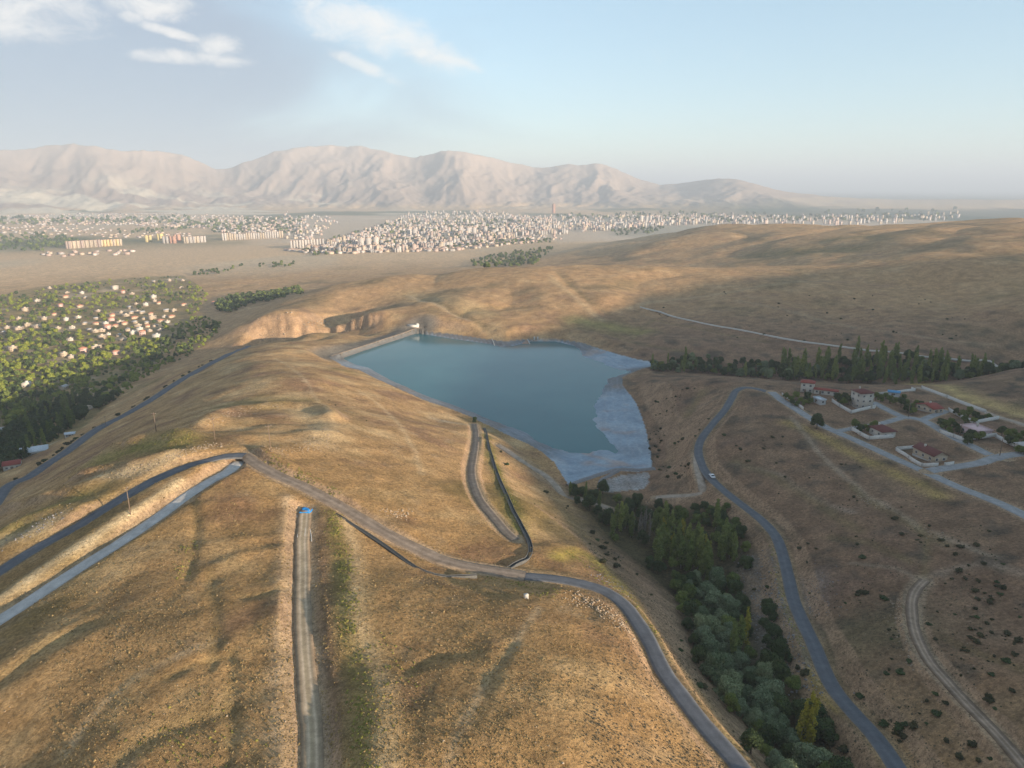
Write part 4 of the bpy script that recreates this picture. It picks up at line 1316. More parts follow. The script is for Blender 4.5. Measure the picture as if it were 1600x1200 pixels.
def wood(name, pts, mats, label, leaf=1.3, dens=1.3, hgt=6.5):
    V, F, M = [], [], []
    protos = [crown_geo(round_clumps(hgt, hgt * 1.05, 400 + i, 6, .22), dens, leaf, 420 + i, .85) for i in range(4)]
    protos = [(np.array(v), f) for v, f in protos]
    for x, y, sc, q in pts:
        v, f = protos[int(q * 3.99)]
        a = q * 40
        R2 = np.array([[math.cos(a), -math.sin(a), 0], [math.sin(a), math.cos(a), 0], [0, 0, 1]])
        b = len(V)
        V.extend((v @ R2.T * sc + (x, y, float(grid_h(x, y)))).tolist())
        F.extend([tuple(i + b for i in ff) for ff in f])
        M.extend([int(q * 97) % len(mats)] * len(f))
    o = bpy.data.objects.new(name, mesh_of(name, V, F, mats, M))
    COL.objects.link(o)
    return tag(o, label, 'woodland', None, 'stuff')


wood('village_woodland', vrest, [LEAF['village'], LEAF['mid'], LEAF['village'], LEAF['dark']], 'green orchard canopy at the far side of the village')
# far dark woods and tree lines
fw = []
for poly, n in [('735,408 760,402 800,394 850,390 868,386 850,402 835,416 790,418 740,420', 260), ('330,478 360,466 400,460 470,451 474,460 430,470 390,478 350,492', 250), ('400,414 460,411 455,418 405,419', 18), ('290,424 350,420 380,416 350,428 300,432', 26),
                ('470,392 560,388 570,394 490,400', 90), ('0,368 60,366 130,374 110,384 50,390 0,388', 110), ('500,380 620,345 850,345 800,372 600,392', 330), ('300,348 470,340 470,366 320,366', 150), ('0,342 300,340 300,350 0,352', 110), ('880,340 1200,340 1500,336 1480,346 1100,350', 160), ('690,382 860,374 870,380 700,388', 90), ('120,380 90,385 0,372 0,392 60,395', 30), ('955,360 1040,356 1020,366 960,370', 60), ('1200,350 1300,330 1500,328 1480,336', 40), ('850,338 1050,332 1200,336 1100,342 860,344', 90), ('180,362 330,350 330,356 190,370', 40)]:
    ppl = pl(poly); pp = np.array(ppl); k = 0
    while k < n:
        px, py = rt.uniform(pp[:, 0].min(), pp[:, 0].max()), rt.uniform(pp[:, 1].min(), pp[:, 1].max())
        if pin(px, py, ppl):
            x, y, z = at(px, py)
            fw.append((x, y, rt.uniform(.8, 1.5) * max(1, math.hypot(x, y) / 1900), rt.random())); k += 1
wood('distant_woodland', fw, [LEAF['dark'], LEAF['mid'], LEAF['dark']], 'far dark tree belts in the gullies and round the town', 2.0, .5, 6.0)

# ------------------------------------------------------------------ shrubs
rs = random.Random(5)


def shrub(x, y, sc, label, group):
    o = bpy.data.objects.new('shrub', rs.choice(SHRUB))
    COL.objects.link(o)
    o.location = (x, y, float(grid_h(x, y)) - .12); o.rotation_euler = (0, 0, rs.uniform(0, 6.28)); o.scale = (sc, sc, sc * rs.uniform(.75, 1.05))
    tag(o, label, 'shrub', group)


for k in range(1, len(road_low) - 1, 2):         # row beside the lower road
    if rs.random() < .55:
        tx, ty = road_low[k + 1][:2] - road_low[k - 1][:2]
        L = math.hypot(tx, ty)
        x, y = road_low[k][0] - ty / L * rs.uniform(5.5, 7.5), road_low[k][1] + tx / L * rs.uniform(5.5, 7.5)
        ppx = to_px(x, y, 0)[0]
        if 0 < ppx < 330:
            shrub(x, y, rs.uniform(1.0, 2.3), 'round shrub in the planted row along the lower left road', 'shrubs along the lower left road')
sh_n, rest = 0, []
ZONES = [('1180,640 1260,680 1330,720 1480,800 1600,850 1600,1190 1430,1190 1330,1090 1260,930 1230,840 1120,740 1110,690', 300, 'dark shrub dotting the brown slope right of the road', 'shrubs of the right-hand slope', 1.0),
         ('1000,600 1060,600 1130,620 1110,660 1085,700 1080,740 1060,770 1025,760 1010,690', 120, 'shrub on the scrubby slope between lake and right-hand road', 'shrubs between lake and road', 1.1),
         ('770,690 850,760 900,800 980,880 1030,940 1000,930 930,870 860,810 800,760', 34, 'shrub on the bank above the valley trees', 'shrubs of the valley bank', 1.2),
         ('1050,930 1090,1030 1130,1100 1180,1190 1140,1150 1080,1060 1040,960', 16, 'shrub between the near road bend and the silver willows', 'shrubs by the near road bend', .9),
         ('480,600 620,660 720,700 720,760 600,760 500,720', 14, 'tiny shrub on the sunlit dome beside the lake', 'shrubs on the sunlit dome', .6),
         ('930,480 1200,440 1500,470 1560,540 1250,540 1000,510', 70, 'far shrub on the shaded hills beyond the lake', 'shrubs of the far hills', 1.4),
         ('1130,860 1200,900 1230,1000 1300,1130 1330,1190 1290,1190 1240,1090 1200,1000 1170,920', 40, 'shrub at the foot of the right-hand road embankment', 'shrubs under the right-hand road', 1.2)]
for zp, n, lab, grp, ss in ZONES:
    ppl = pl(zp); pp = np.array(ppl); k = 0
    while k < n:
        px, py = rs.uniform(pp[:, 0].min(), pp[:, 0].max()), rs.uniform(pp[:, 1].min(), pp[:, 1].max())
        if not pin(px, py, ppl):
            continue
        if mnoise.noise((px / 45., py / 30., 2.5)) < rs.uniform(-.25, .3):
            continue
        k += 1
        x, y, z = at(px, py)
        if clear_of_roads(x, y, .8):
            sc = ss * rs.choice([.3, .35, .4, .5, .6, .8, 1.15])
            if 'brown slope' in lab:
                q_ = 0 if py < 780 else 1 if py < 900 else 2 if px < 1420 else 3
                lab2, grp2 = lab.replace('right of the road', ('below the settlement lane', 'between lane and dirt track', 'between right-hand road and dirt track', 'right of the dirt track')[q_]), grp + ' %d' % q_
            else:
                lab2, grp2 = lab, grp
            rest.append((sc / math.hypot(x, y), x, y, sc, lab2, grp2))
# the 225 that show largest stand alone, the rest is one scatter
rest.sort(reverse=True)
for q_, x, y, sc, lab, grp in rest[:225]:
    shrub(x, y, sc, lab, grp)
V, F = [], []
sv = [crown_geo([((0, 0, .5), (.6, .6, .45)), ((.4, .2, .4), (.5, .5, .35))], 5, .5, 330 + i, .85) for i in range(3)]
for q_, x, y, sc, lab, grp in rest[225:]:
    v, f = rs.choice(sv); b = len(V); z = float(grid_h(x, y)) - .1
    V.extend((np.array(v) * sc + (x, y, z)).tolist()); F.extend([tuple(i + b for i in ff) for ff in f])
o = bpy.data.objects.new('low_scrub', mesh_of('low_scrub', V, F, LEAF['shrub'])); COL.objects.link(o)
tag(o, 'tiny dark scrub scattered over the right-hand slopes and hills', 'scrub', None, 'stuff')

# ------------------------------------------------------------------ building materials
MW = {k: plain_mat('plaster_' + k, c, .9, .10, .8) for k, c in dict(white=(.50, .46, .40), cream=(.42, .34, .25), pink=(.58, .42, .42), grey=(.42, .42, .42), beige=(.50, .40, .29), yellow=(.62, .52, .26), blue=(.35, .43, .52), stone=(.38, .31, .24), rose=(.55, .38, .33)).items()}
MR = {k: plain_mat('roof_' + k, c, .85, .2, 1.2) for k, c in dict(red=(.26, .065, .05), tile=(.42, .19, .12), grey=(.38, .37, .36), dust=(.50, .42, .33), dark=(.14, .05, .045), blue=(.10, .28, .48), white=(.50, .48, .45), tin=(.5, .54, .58)).items()}
CONC = plain_mat('concrete', (.40, .38, .35), .9, .22, 1.5)
CONC_W = plain_mat('pale_concrete', (.55, .53, .49), .9, .2, 1.2)
CONC_D = plain_mat('dark_concrete', (.10, .10, .095), .9, .3, 1.5)
DARKIN = plain_mat('dark_channel_bed', (.045, .05, .055), .5, .3, 1.0)  # near-black stands in for shade inside the channel; wheels reuse it
GLASS, gnt, gb = new_mat('window_glass')
gb.inputs['Base Color'].default_value = (.03, .04, .05, 1); gb.inputs['Roughness'].default_value = .12
FRAME = plain_mat('window_frame', (.55, .53, .5), .6, .05, 2)
WOODM = plain_mat('weathered_wood', (.17, .125, .09), .9, .25, 4)
METAL = plain_mat('grey_metal', (.32, .33, .34), .5, .1, 2, metallic=.6)
STONE = plain_mat('pale_stone', (.31, .245, .175), .95, .3, 1.5)
STONE_D = plain_mat('grey_stone', (.21, .20, .20), .95, .3, 1.5)


def box_mesh(name, x0, x1, y0, y1, z0, z1, mat):
    mb = MB(); mb.box(x0, x1, y0, y1, z0, z1)
    return mb.mesh(name, mat)


WIN = {}


def window_mesh(w, h):
    if (w, h) not in WIN:
        f = MB()
        for a in ((-w / 2, -w / 2 + .09, 0, h), (w / 2 - .09, w / 2, 0, h), (-w / 2 + .09, w / 2 - .09, 0, .09), (-w / 2 + .09, w / 2 - .09, h - .09, h), (-.04, .04, .09, h - .09)):
            f.box(a[0], a[1], -.07, .05, a[2], a[3])
        WIN[(w, h)] = (f.mesh('window_frame', FRAME), box_mesh('pane', -w / 2 + .08, w / 2 - .08, -.03, .02, .08, h - .08, GLASS), box_mesh('sill', -w / 2 - .08, w / 2 + .08, -.16, .04, -.08, -.002, CONC_W))
    return WIN[(w, h)]


def add_window(e, x, y, z, rot, w=1.3, h=1.3):
    fm, pm, sm = window_mesh(w, h)
    f = part('window', fm, e); f.location = (x, y, z); f.rotation_euler = (0, 0, rot)
    part('pane', pm, f); part('sill', sm, f)


def wall_windows(e, x0, x1, y0, y1, floors, fh, z0=1.0, sp=3.0, w=1.3, h=1.3):
    for fl in range(floors):
        z = z0 + fl * fh
        nx = max(1, int((x1 - x0 - 1) / sp)); ny = max(1, int((y1 - y0 - 1) / sp))
        for k in range(nx):
            x = x0 + (k + .5) * (x1 - x0) / nx
            add_window(e, x, y0, z, 0, w, h); add_window(e, x, y1, z, math.pi, w, h)
        for k in range(ny):
            y = y0 + (k + .5) * (y1 - y0) / ny
            add_window(e, x0, y, z, -math.pi / 2, w, h); add_window(e, x1, y, z, math.pi / 2, w, h)


def add_door(e, x, y, rot, w=1.1, h=2.1, mat=None):
    d = part('door', box_mesh('door', -w / 2, w / 2, -.06, .06, 0, h, mat or WOODM), e)
    d.location = (x, y, .02); d.rotation_euler = (0, 0, rot)
    hd = part('handle', box_mesh('handle', w / 2 - .2, w / 2 - .1, -.12, -.06, .95, 1.1, METAL), d)


la = lane_a[len(lane_a) // 2 + 8][:2] - lane_a[len(lane_a) // 2 - 8][:2]
LANG = math.atan2(la[1], la[0])


def ground_min(x, y, rz, hw, hd):
    c, s = math.cos(rz), math.sin(rz)
    return [float(grid_h(x + c * a - s * b, y + s * a + c * b)) for a in (-hw, 0, hw) for b in (-hd, 0, hd)]


def house(px, py, rz, name, label, w, d, floors, wall, roof, roofkind='hip', rh=1.9, fh=2.9, veranda=True, chimney=True, extra=None):
    x, y, z = at(px, py)
    g = ground_min(x, y, rz, w / 2, d / 2); z = sum(g) / len(g)
    e = empty(name, (x, y, z), rz)
    H = floors * fh + .3
    mb = MB(); mb.box(-w / 2, w / 2, -d / 2, d / 2, -1.5, H)
    part('wall', mb.mesh('house_wall', wall), e)
    pb = part('plinth', box_mesh('plinth', -w / 2 - .08, w / 2 + .08, -d / 2 - .08, d / 2 + .08, -1.5, .35, CONC), e)
    r = MB()
    if roofkind == 'hip':
        r.hip(-w / 2, w / 2, -d / 2, d / 2, H + .004, rh, .55)
    elif roofkind == 'gable':
        r.gable(-w / 2, w / 2, -d / 2, d / 2, H + .004, rh, .45)
        gm = MB()
        gm.add([(-w / 2, -d / 2, H), (-w / 2, d / 2, H), (-w / 2, 0, H + rh * .9), (w / 2, -d / 2, H), (w / 2, d / 2, H), (w / 2, 0, H + rh * .9)], [(0, 2, 1), (3, 4, 5), (0, 3, 5, 2), (1, 2, 5, 4)])
        part('gable_wall', gm.mesh('gable_wall', wall), e)
    else:
        r.box(-w / 2 - .3, w / 2 + .3, -d / 2 - .3, d / 2 + .3, H + .004, H + .25)
        for a in ((-w / 2 - .3, w / 2 + .3, -d / 2 - .3, -d / 2 - .1), (-w / 2 - .3, w / 2 + .3, d / 2 + .1, d / 2 + .3), (-w / 2 - .3, -w / 2 - .1, -d / 2 - .1, d / 2 + .1), (w / 2 + .1, w / 2 + .3, -d / 2 - .1, d / 2 + .1)):
            r.box(*a, H + .25, H + .6)
    ro = part('roof', r.mesh('house_roof', roof), e)
    if chimney:
        c = part('chimney', box_mesh('chimney', -.35, .35, -.35, .35, 0, 1.7, MW['white']), ro); c.location = (w * .2, d * .12, H + rh * .45)
    wall_windows(e, -w / 2, w / 2, -d / 2, d / 2, floors, fh)
    add_door(e, -w * .32 + 1.2, -d / 2 - .01, 0)
    if veranda:
        v = MB(); v.box(-w / 2 + .2, w / 2 - .2, -d / 2 - 2.0, -d / 2 - .2, -.9, .18)
        part('terrace', v.mesh('terrace', CONC_W), e)
        if floors > 1:
            for fl in range(1, floors):
                b_ = MB(); b_.box(-w * .35, w * .35, -d / 2 - 1.5, -d / 2 - .02, fl * fh - .05, fl * fh + .12); b_.box(-w * .35, w * .35, -d / 2 - 1.5, -d / 2 - 1.38, fl * fh + .12, fl * fh + 1.0)
                part('balcony', b_.mesh('balcony', MW['white']), e)
    tag(e, label, 'house')
    return e


house(1261, 612, LANG + .9, 'tower_house', 'tall narrow white house with a red roof room, by the tree belt', 7.2, 6.0, 2, MW['white'], MR['red'], 'hip', 1.5, veranda=False, chimney=False)
e = house(1290, 616, LANG + .9, 'low_house', 'long low white outbuilding with red roof edge beside the tall narrow house', 13.0, 4.0, 1, MW['white'], MR['red'], 'gable', .8, 2.5, veranda=False, chimney=False)
house(1345, 636, LANG + math.pi, 'villa', 'three-storey white and grey villa with dark red hipped roof', 8.2, 8.0, 3, MW['white'], MR['dark'], 'hip', 1.7)
house(1378, 680, LANG + math.pi, 'cottage', 'white cottage with hipped dark red roof in the small walled garden', 9.0, 7.5, 1, MW['white'], MR['dark'], 'hip', 2.2)
house(1452, 716, LANG + math.pi, 'bungalow', 'long bungalow with dark red gable roof in the walled yard nearest the lane', 12.0, 7.0, 1, MW['cream'], MR['dark'], 'gable', 1.9)
house(1524, 679, LANG + math.pi / 2, 'pink_house', 'flat pink and lilac house with a small raised roof gable', 8.0, 10.0, 1, MW['pink'], MW['pink'], 'flat', .8)
house(1452, 642, LANG + math.pi / 2 + .1, 'low_house', 'low house with wide red tiled roof beside the lane crossing', 7.0, 11.0, 1, MW['beige'], MR['red'], 'gable', 1.5, 2.4)
house(1396, 619, LANG + .9, 'blue_roofed_shed', 'small shed with a bright blue tin roof behind the garden trees', 6.0, 4.0, 1, MW['grey'], MR['blue'], 'gable', .8, 2.4, veranda=False, chimney=False)
house(1280, 630, LANG, 'garden_shed', 'small grey flat-roofed shed in the walled garden nearest the hairpin', 6.5, 3.5, 1, MW['grey'], MR['tin'], 'flat', .3, 2.3, veranda=False, chimney=False)
house(1600, 704, LANG, 'edge_house', 'small pale hut cut by the right edge of the photo', 5.0, 5.0, 1, MW['white'], MR['grey'], 'hip', 1.2, 2.5, veranda=False, chimney=False)


def garden_wall(px, label, h=1.9, th=.3, mat=None, closed=False, post=True):
    P = [at(a, b)[:2] for a, b in pl(px)]
    if closed:
        P.append(P[0])
    e = empty('garden_wall', (P[0][0], P[0][1], float(grid_h(*P[0]))))
    ox, oy, oz = e.location
    for k in range(len(P) - 1):
        A, B = np.array(P[k]), np.array(P[k + 1])
        L = np.linalg.norm(B - A); n = max(1, int(L / 4.0))
        t_ = (B - A) / L; nr = np.array([-t_[1], t_[0]]) * th / 2
        V, F = [], []
        for i in range(n + 1):
            c = A + (B - A) * i / n
            z = float(grid_h(*c))
            for sgn, zz in ((1, z - 1.0), (-1, z - 1.0), (-1, z + h), (1, z + h)):
                V.append((c[0] + sgn * nr[0] - ox, c[1] + sgn * nr[1] - oy, zz - oz))
        for i in range(n):
            for q in range(4):
                F.append((i * 4 + q, i * 4 + (q + 1) % 4, (i + 1) * 4 + (q + 1) % 4, (i + 1) * 4 + q))
        F += [(3, 2, 1, 0), (n * 4, n * 4 + 1, n * 4 + 2, n * 4 + 3)]
        part('wall_panel', mesh_of('wall_panel', V, F, mat or CONC_W), e)
        mb = MB(); mb.box(-.25, .25, -.25, .25, -1, h + .18)
        p = part('pillar', mb.mesh('pillar', CONC), e); p.location = (A[0] - ox, A[1] - oy, float(grid_h(*A)) - oz); p.rotation_euler = (0, 0, math.atan2(t_[1], t_[0]))
    tag(e, label, 'wall', 'garden walls of the settlement')


for s_, lab in [('1222,618 1238,628 1255,640', 'low grey wall along the lane by the first orchard garden'), ('1300,628 1312,636 1330,646 1368,637', 'pale wall in front of the three-storey villa'),
                ('1331,612 1334,617 1372,617 1430,611 1424,608', 'long white wall of the empty yard below the tree belt'), ('1330,672 1344,680 1358,687 1396,684', 'pale wall in front of the small white cottage'),
                ('1400,704 1420,717 1440,729 1466,728', 'pale concrete wall in front of the long bungalow'), ('1402,703 1446,699 1466,712', 'wall behind the long bungalow'), ('1476,728 1490,726', 'short wall right of the bungalow gate'),
                ('1482,642 1500,652 1512,658 1524,662', 'grey wall on the lane side of the long orchard garden'), ('1524,662 1560,655', 'bright cream wall at the end of the long orchard garden'),
                ('1468,676 1490,684 1508,690 1556,682', 'pale wall in front of the pink house'), ('1556,684 1580,696 1604,706', 'wall of the rightmost tree garden'), ('1440,607 1480,622 1540,645', 'long grey wall beside the upper dirt path')]:
    garden_wall(s_, lab, 1.5 if 'low' in lab else 1.8)

# ------------------------------------------------------------------ poles
POLE = MB(); POLE.tube([(0, 0, -.8), (0, 0, 9)], [.17, .10], 7)
POLE_M = POLE.mesh('pole_shaft', WOODM)
ARM_M = box_mesh('crossarm', -1.0, 1.0, -.06, .06, 8.3, 8.45, WOODM)
INS = MB(); INS.tube([(0, 0, 8.45), (0, 0, 8.72)], [.06, .035], 6)
INS_M = INS.mesh('insulator', MW['white'])
for px, py, sc, lab in [(244, 674, 1.0, 'utility pole on the shaded slope above the lower road'), (336, 688, 1.0, 'utility pole beside the rubble at the foot of the dome'), (204, 804, 1.0, 'utility pole between the two sloping roads at the left'), (423, 706, 1.15, 'tall utility pole at the junction of the roads on the crest'),
                        (166, 668, .9, 'utility pole beside the shrub row of the lower road'), (101, 686, .9, 'thin pole at the edge of the grove above the road shrubs'), (66, 702, .9, 'thin pole beside the pale barn at the left'), (40, 716, .9, 'thin pole left of the pale barn'), (4, 738, .9, 'thin pole at the left edge near the red-roofed house'),
                        (1419, 652, 1.1, 'pale lamp pole at the lane crossing of the settlement'), (1499, 686, 1.0, 'pole on the lane side of the pink house'), (1562, 712, 1.1, 'pole at the far right lane junction'), (62, 672, .9, 'thin pole rising from the shaded grove'), (172, 560, .9, 'pale pole at the shadow edge of the village')]:
    x, y, z = at(px, py)
    e = empty('utility_pole', (x, y, z), rt.uniform(0, 3), sc)
    part('shaft', POLE_M, e); a = part('crossarm', ARM_M, e)
    for q in (-.85, 0, .85):
        i_ = part('insulator', INS_M, a); i_.location = (q, 0, 0)
    tag(e, lab, 'pole')

# ------------------------------------------------------------------ open concrete channels


def channel(px, width, hgt, label, mat, bed, step=3.0, lift=.25, name='irrigation_channel'):
    P = [at(a, b)[:2] for a, b in pl(px)]
    C = catmull(P, step)
    z = np.maximum(smooth1(grid_h(C[:, 0], C[:, 1]), 4), grid_h(C[:, 0], C[:, 1]) - .2) + lift
    o0 = C[0]
    tg = np.gradient(C, axis=0); tg /= np.linalg.norm(tg, axis=1)[:, None]
    nr = np.stack([-tg[:, 1], tg[:, 0]], -1)
    e = empty(name, (o0[0], o0[1], z[0]))

    def sweep(prof, nm, m):
        n = len(prof); V, F = [], []
        for c, q, zz in zip(C, nr, z):
            for o_, h_ in prof:
                V.append((c[0] + q[0] * o_ - o0[0], c[1] + q[1] * o_ - o0[1], zz + h_ - z[0]))
        for i in range(len(C) - 1):
            for k in range(n):
                F.append((i * n + k, i * n + (k + 1) % n, (i + 1) * n + (k + 1) % n, (i + 1) * n + k))
        F += [tuple(range(n))[::-1], tuple(range((len(C) - 1) * n, len(C) * n))]
        part(nm, mesh_of(nm, V, F, m), e)
    w, t_ = width / 2, .18
    for sg in (-1, 1):
        sweep([(sg * w, -.9), (sg * (w - t_), -.9), (sg * (w - t_), hgt), (sg * w, hgt)], 'channel_wall', mat)
    sweep([(-w + t_, -.85), (w - t_, -.85), (w - t_, -.3 + lift), (-w + t_, -.3 + lift)], 'channel_bed', bed)
    tag(e, label, 'channel')


channel('757,670 763,696 772,728 784,760 798,790 812,818 824,842 829,856 827,868 818,878 804,885 795,888', 1.5, .35, 'dark concrete channel running from the lake down to the dirt road', CONC_D, DARKIN)
channel('524,803 552,821 582,842 608,860 636,879 664,893 698,901 745,904', 1.0, .12, 'narrow dark channel along the lower edge of the dirt road', CONC_D, DARKIN, 3.0, .25)
channel('1000,480 1030,489 1062,498 1110,508 1160,517 1200,525 1250,534 1310,542 1370,549 1430,556 1500,565 1560,575 1640,588', 1.5, .6, 'long pale channel crossing the shaded hill above the tree belt', CONC_W, CONC_W, 6.0, .4)
# low dam walls at the near end of the lake
for s_, w_, lab in [('886,759 910,751 940,741 968,734 1000,735 1022,733', 2.0, 'low earth and stone dam wall across the near end of the lake'), ('968,735 952,744 938,752 936,766', 1.4, 'short cross wall dividing the small basin below the lake')]:
    P = catmull([at(a, b)[:2] for a, b in pl(s_)], 2.0)
    zz = smooth1(grid_h(P[:, 0], P[:, 1]), 3)
    tg = np.gradient(P, axis=0); tg /= np.linalg.norm(tg, axis=1)[:, None]
    nr = np.stack([-tg[:, 1], tg[:, 0]], -1)
    V, F = [], []
    for c, q, z in zip(P, nr, zz):
        for o_, h_ in ((-w_, -.8), (-w_ * .35, .9), (w_ * .35, .9), (w_, -.8)):
            j = rt.uniform(-.12, .12)
            V.append((c[0] + q[0] * (o_ + j), c[1] + q[1] * (o_ + j), z + h_ + j))
    for i in range(len(P) - 1):
        for k in range(3):
            F.append((i * 4 + k, i * 4 + k + 1, i * 4 + 5 + k, i * 4 + 4 + k))
    o = bpy.data.objects.new('dam_wall', mesh_of('dam_wall', V, F, STONE_D)); COL.objects.link(o); tag(o, lab, 'dam wall')
# spillway slab and intake at the far shore
x0, y0 = at_z(772, 536, 1.2); x1, y1 = at_z(826, 534, 1.2)
e = empty('spillway', ((x0 + x1) / 2, (y0 + y1) / 2, 0.6), math.atan2(y1 - y0, x1 - x0))
L = math.hypot(x1 - x0, y1 - y0)
SPM = plain_mat('stained_concrete', (.36, .24, .18), .9, .25, .4)
mb = MB(); mb.add([(-L / 2, -6, -1.1), (L / 2, -6, -1.1), (L / 2, 12, 1.9), (-L / 2, 12, 1.9), (-L / 2, -6, -2), (L / 2, -6, -2), (L / 2, 12, -1), (-L / 2, 12, -1)], [(0, 1, 2, 3), (4, 7, 6, 5), (0, 4, 5, 1), (1, 5, 6, 2), (2, 6, 7, 3), (3, 7, 4, 0)])
part('apron', mb.mesh('apron', SPM), e)
for q in (-L / 2 - .25, -L * .12, L / 2 + .25):
    mb = MB(); mb.add([(q - .25, -6, -.6), (q + .25, -6, -.6), (q + .25, 12, 2.6), (q - .25, 12, 2.6), (q - .25, -6, -2), (q + .25, -6, -2), (q + .25, 12, -1), (q - .25, 12, -1)], [(0, 1, 2, 3), (4, 7, 6, 5), (0, 4, 5, 1), (1, 5, 6, 2), (2, 6, 7, 3), (3, 7, 4, 0)])
    part('side_wall', mb.mesh('side_wall', CONC_W), e)
tag(e, 'brown sloping concrete spillway on the far shore of the lake', 'spillway')
for k, (a, b) in enumerate(((835, 530), (840, 530))):
    x, y, z = at(a, b); mb = MB(); mb.box(-.8, .8, -.8, .8, -1, 2.2); mb.hip(-.8, .8, -.8, .8, 2.2, .4, .12)
    o = bpy.data.objects.new('gate_post', mb.mesh('gate_post', CONC_W)); COL.objects.link(o); o.location = (x, y, z); tag(o, ('left' if k == 0 else 'right') + ' of two white posts beside the far spillway', 'post')
x, y, z = at(646, 510); mb = MB(); mb.box(-6, 6, -1.6, 1.6, -1, 1.6); mb.box(-6.3, 6.3, -1.9, 1.9, 1.6, 1.85); mb.box(3, 5.5, -1.2, 1.2, 1.85, 3.2)
o = bpy.data.objects.new('intake_structure', mb.mesh('intake_structure', CONC_W)); COL.objects.link(o); o.location = (x, y, z); o.rotation_euler = (0, 0, -.1); tag(o, 'low pale concrete intake block at the far end of the dam crest', 'building')

# ------------------------------------------------------------------ blue tarpaulin with white hoses, marker box, car
x, y, z = at(478, 799)
TARP = plain_mat('blue_tarpaulin', (.02, .22, .55), .45, .15, 2.0)
n = 14; V, F = [], []
rq = np.random.default_rng(3)
for j in range(n):
    for i in range(n):
        u, v = i / (n - 1) * 2 - 1, j / (n - 1) * 2 - 1
        h = 1.25 * max(0, 1 - max(abs(u), abs(v)) ** 3) * (.75 + .25 * math.cos(3 * u + 1) * math.sin(2.3 * v)) + rq.uniform(-.05, .07)
        V.append((u * 1.9 + rq.uniform(-.06, .06), v * 1.5 + rq.uniform(-.06, .06), h))
F = [(j * n + i, j * n + i + 1, (j + 1) * n + i + 1, (j + 1) * n + i) for j in range(n - 1) for i in range(n - 1)]
e = empty('covered_heap', (x, y, z))
part('tarpaulin', mesh_of('tarpaulin', V, F, TARP, smooth=True), e)
part('crate_pile', box_mesh('crate_pile', -1.6, 1.6, -1.2, 1.2, -.3, .7, WOODM), e)
tag(e, 'heap under a bright blue tarpaulin at the head of the straight track', 'tarpaulin')
HOSE = plain_mat('white_hose', (.66, .66, .64), .6, .1, 1)
for s_, lab in [('474,803 475,815 477,828 476,838', 'middle white hose trailing from the blue tarpaulin'), ('484,803 485,812 484,824 486,836 487,846', 'right white hose trailing from the blue tarpaulin'), ('464,806 466,818 465,828 465,840', 'left white hose lying left of the blue tarpaulin')]:
    P = catmull([at(a, b)[:2] for a, b in pl(s_)], .8)
    mb = MB(); mb.tube([(p[0], p[1], float(grid_h(*p)) + .08) for p in P], .075, 6)
    o = bpy.data.objects.new('hose', mb.mesh('hose', HOSE, True)); COL.objects.link(o); tag(o, lab, 'hose')
x, y, z = at(822, 935)
e = empty('marker_box', (x, y, z), .4, .7)
part('body', box_mesh('marker_body', -.65, .65, -.6, .6, -.4, 1.5, CONC_W), e); part('lid', box_mesh('marker_lid', -.78, .78, -.73, .73, 1.503, 1.68, MW['white']), e); part('door', box_mesh('door', -.4, .4, -.66, -.605, .1, 1.3, METAL), e)
tag(e, 'small white concrete box standing alone on the slope below the dirt road', 'box')


def car(px, py, label, paint):
    x, y, _ = at(px, py)
    k = int(((road_right[:, 0] - x) ** 2 + (road_right[:, 1] - y) ** 2).argmin()); k = min(max(k, 1), len(road_right) - 2)
    tx, ty = road_right[k + 1][:2] - road_right[k - 1][:2]
    nx, ny = -ty / math.hypot(tx, ty), tx / math.hypot(tx, ty)
    e = empty('car', (road_right[k][0] + nx * .9, road_right[k][1] + ny * .9, road_right[k][2] + .04), math.atan2(ty, tx))
    prof = [(-2.1, .35), (-2.15, .75), (-1.95, .92), (-1.2, .98), (-.75, 1.42), (.75, 1.45), (1.45, 1.0), (2.05, .9), (2.12, .35)]
    mb = MB(); n = len(prof)
    V = [(px_, s_ * (.84 if pz > 1 else .9), pz) for s_ in (-1, 1) for px_, pz in prof]
    mb.add(V, [tuple(range(n)), tuple(range(n, 2 * n))[::-1]] + [(i, (i + 1) % n + 0, (i + 1) % n + n, i + n)[::-1] for i in range(n)])
    part('body', mb.mesh('car_body', paint), e)
    g = MB()
    for s_ in (-1, 1):
        g.add([(-1.05, s_ * .875, 1.0), (1.2, s_ * .875, 1.02), (.7, s_ * .86, 1.38), (-.7, s_ * .86, 1.36)], [(0, 1, 2, 3), (3, 2, 1, 0)])
    part('side_window', g.mesh('side_window', GLASS), e)
    g = MB(); g.add([(.83, -.72, 1.42), (.83, .72, 1.42), (1.42, .76, 1.05), (1.42, -.76, 1.05)], [(0, 1, 2, 3), (3, 2, 1, 0)])
    part('windscreen', g.mesh('windscreen', GLASS), e)
    for sx in (-1.3, 1.3):
        for sy in (-.82, .82):
            w = MB(); w.tube([(0, -.11, 0), (0, .11, 0)], .33, 12)
            t_ = part('wheel', w.mesh('wheel', DARKIN), e); t_.location = (sx, sy, .33)
    for sy in (-.6, .6):
        part('headlight', box_mesh('headlight', 2.08, 2.14, sy - .18, sy + .18, .62, .78, MW['white']), e)
    tag(e, label, 'car')


car(1110, 745, 'small white car driving down the right-hand road', plain_mat('white_car_paint', (.7, .72, .74), .3, .03, 1, .5))

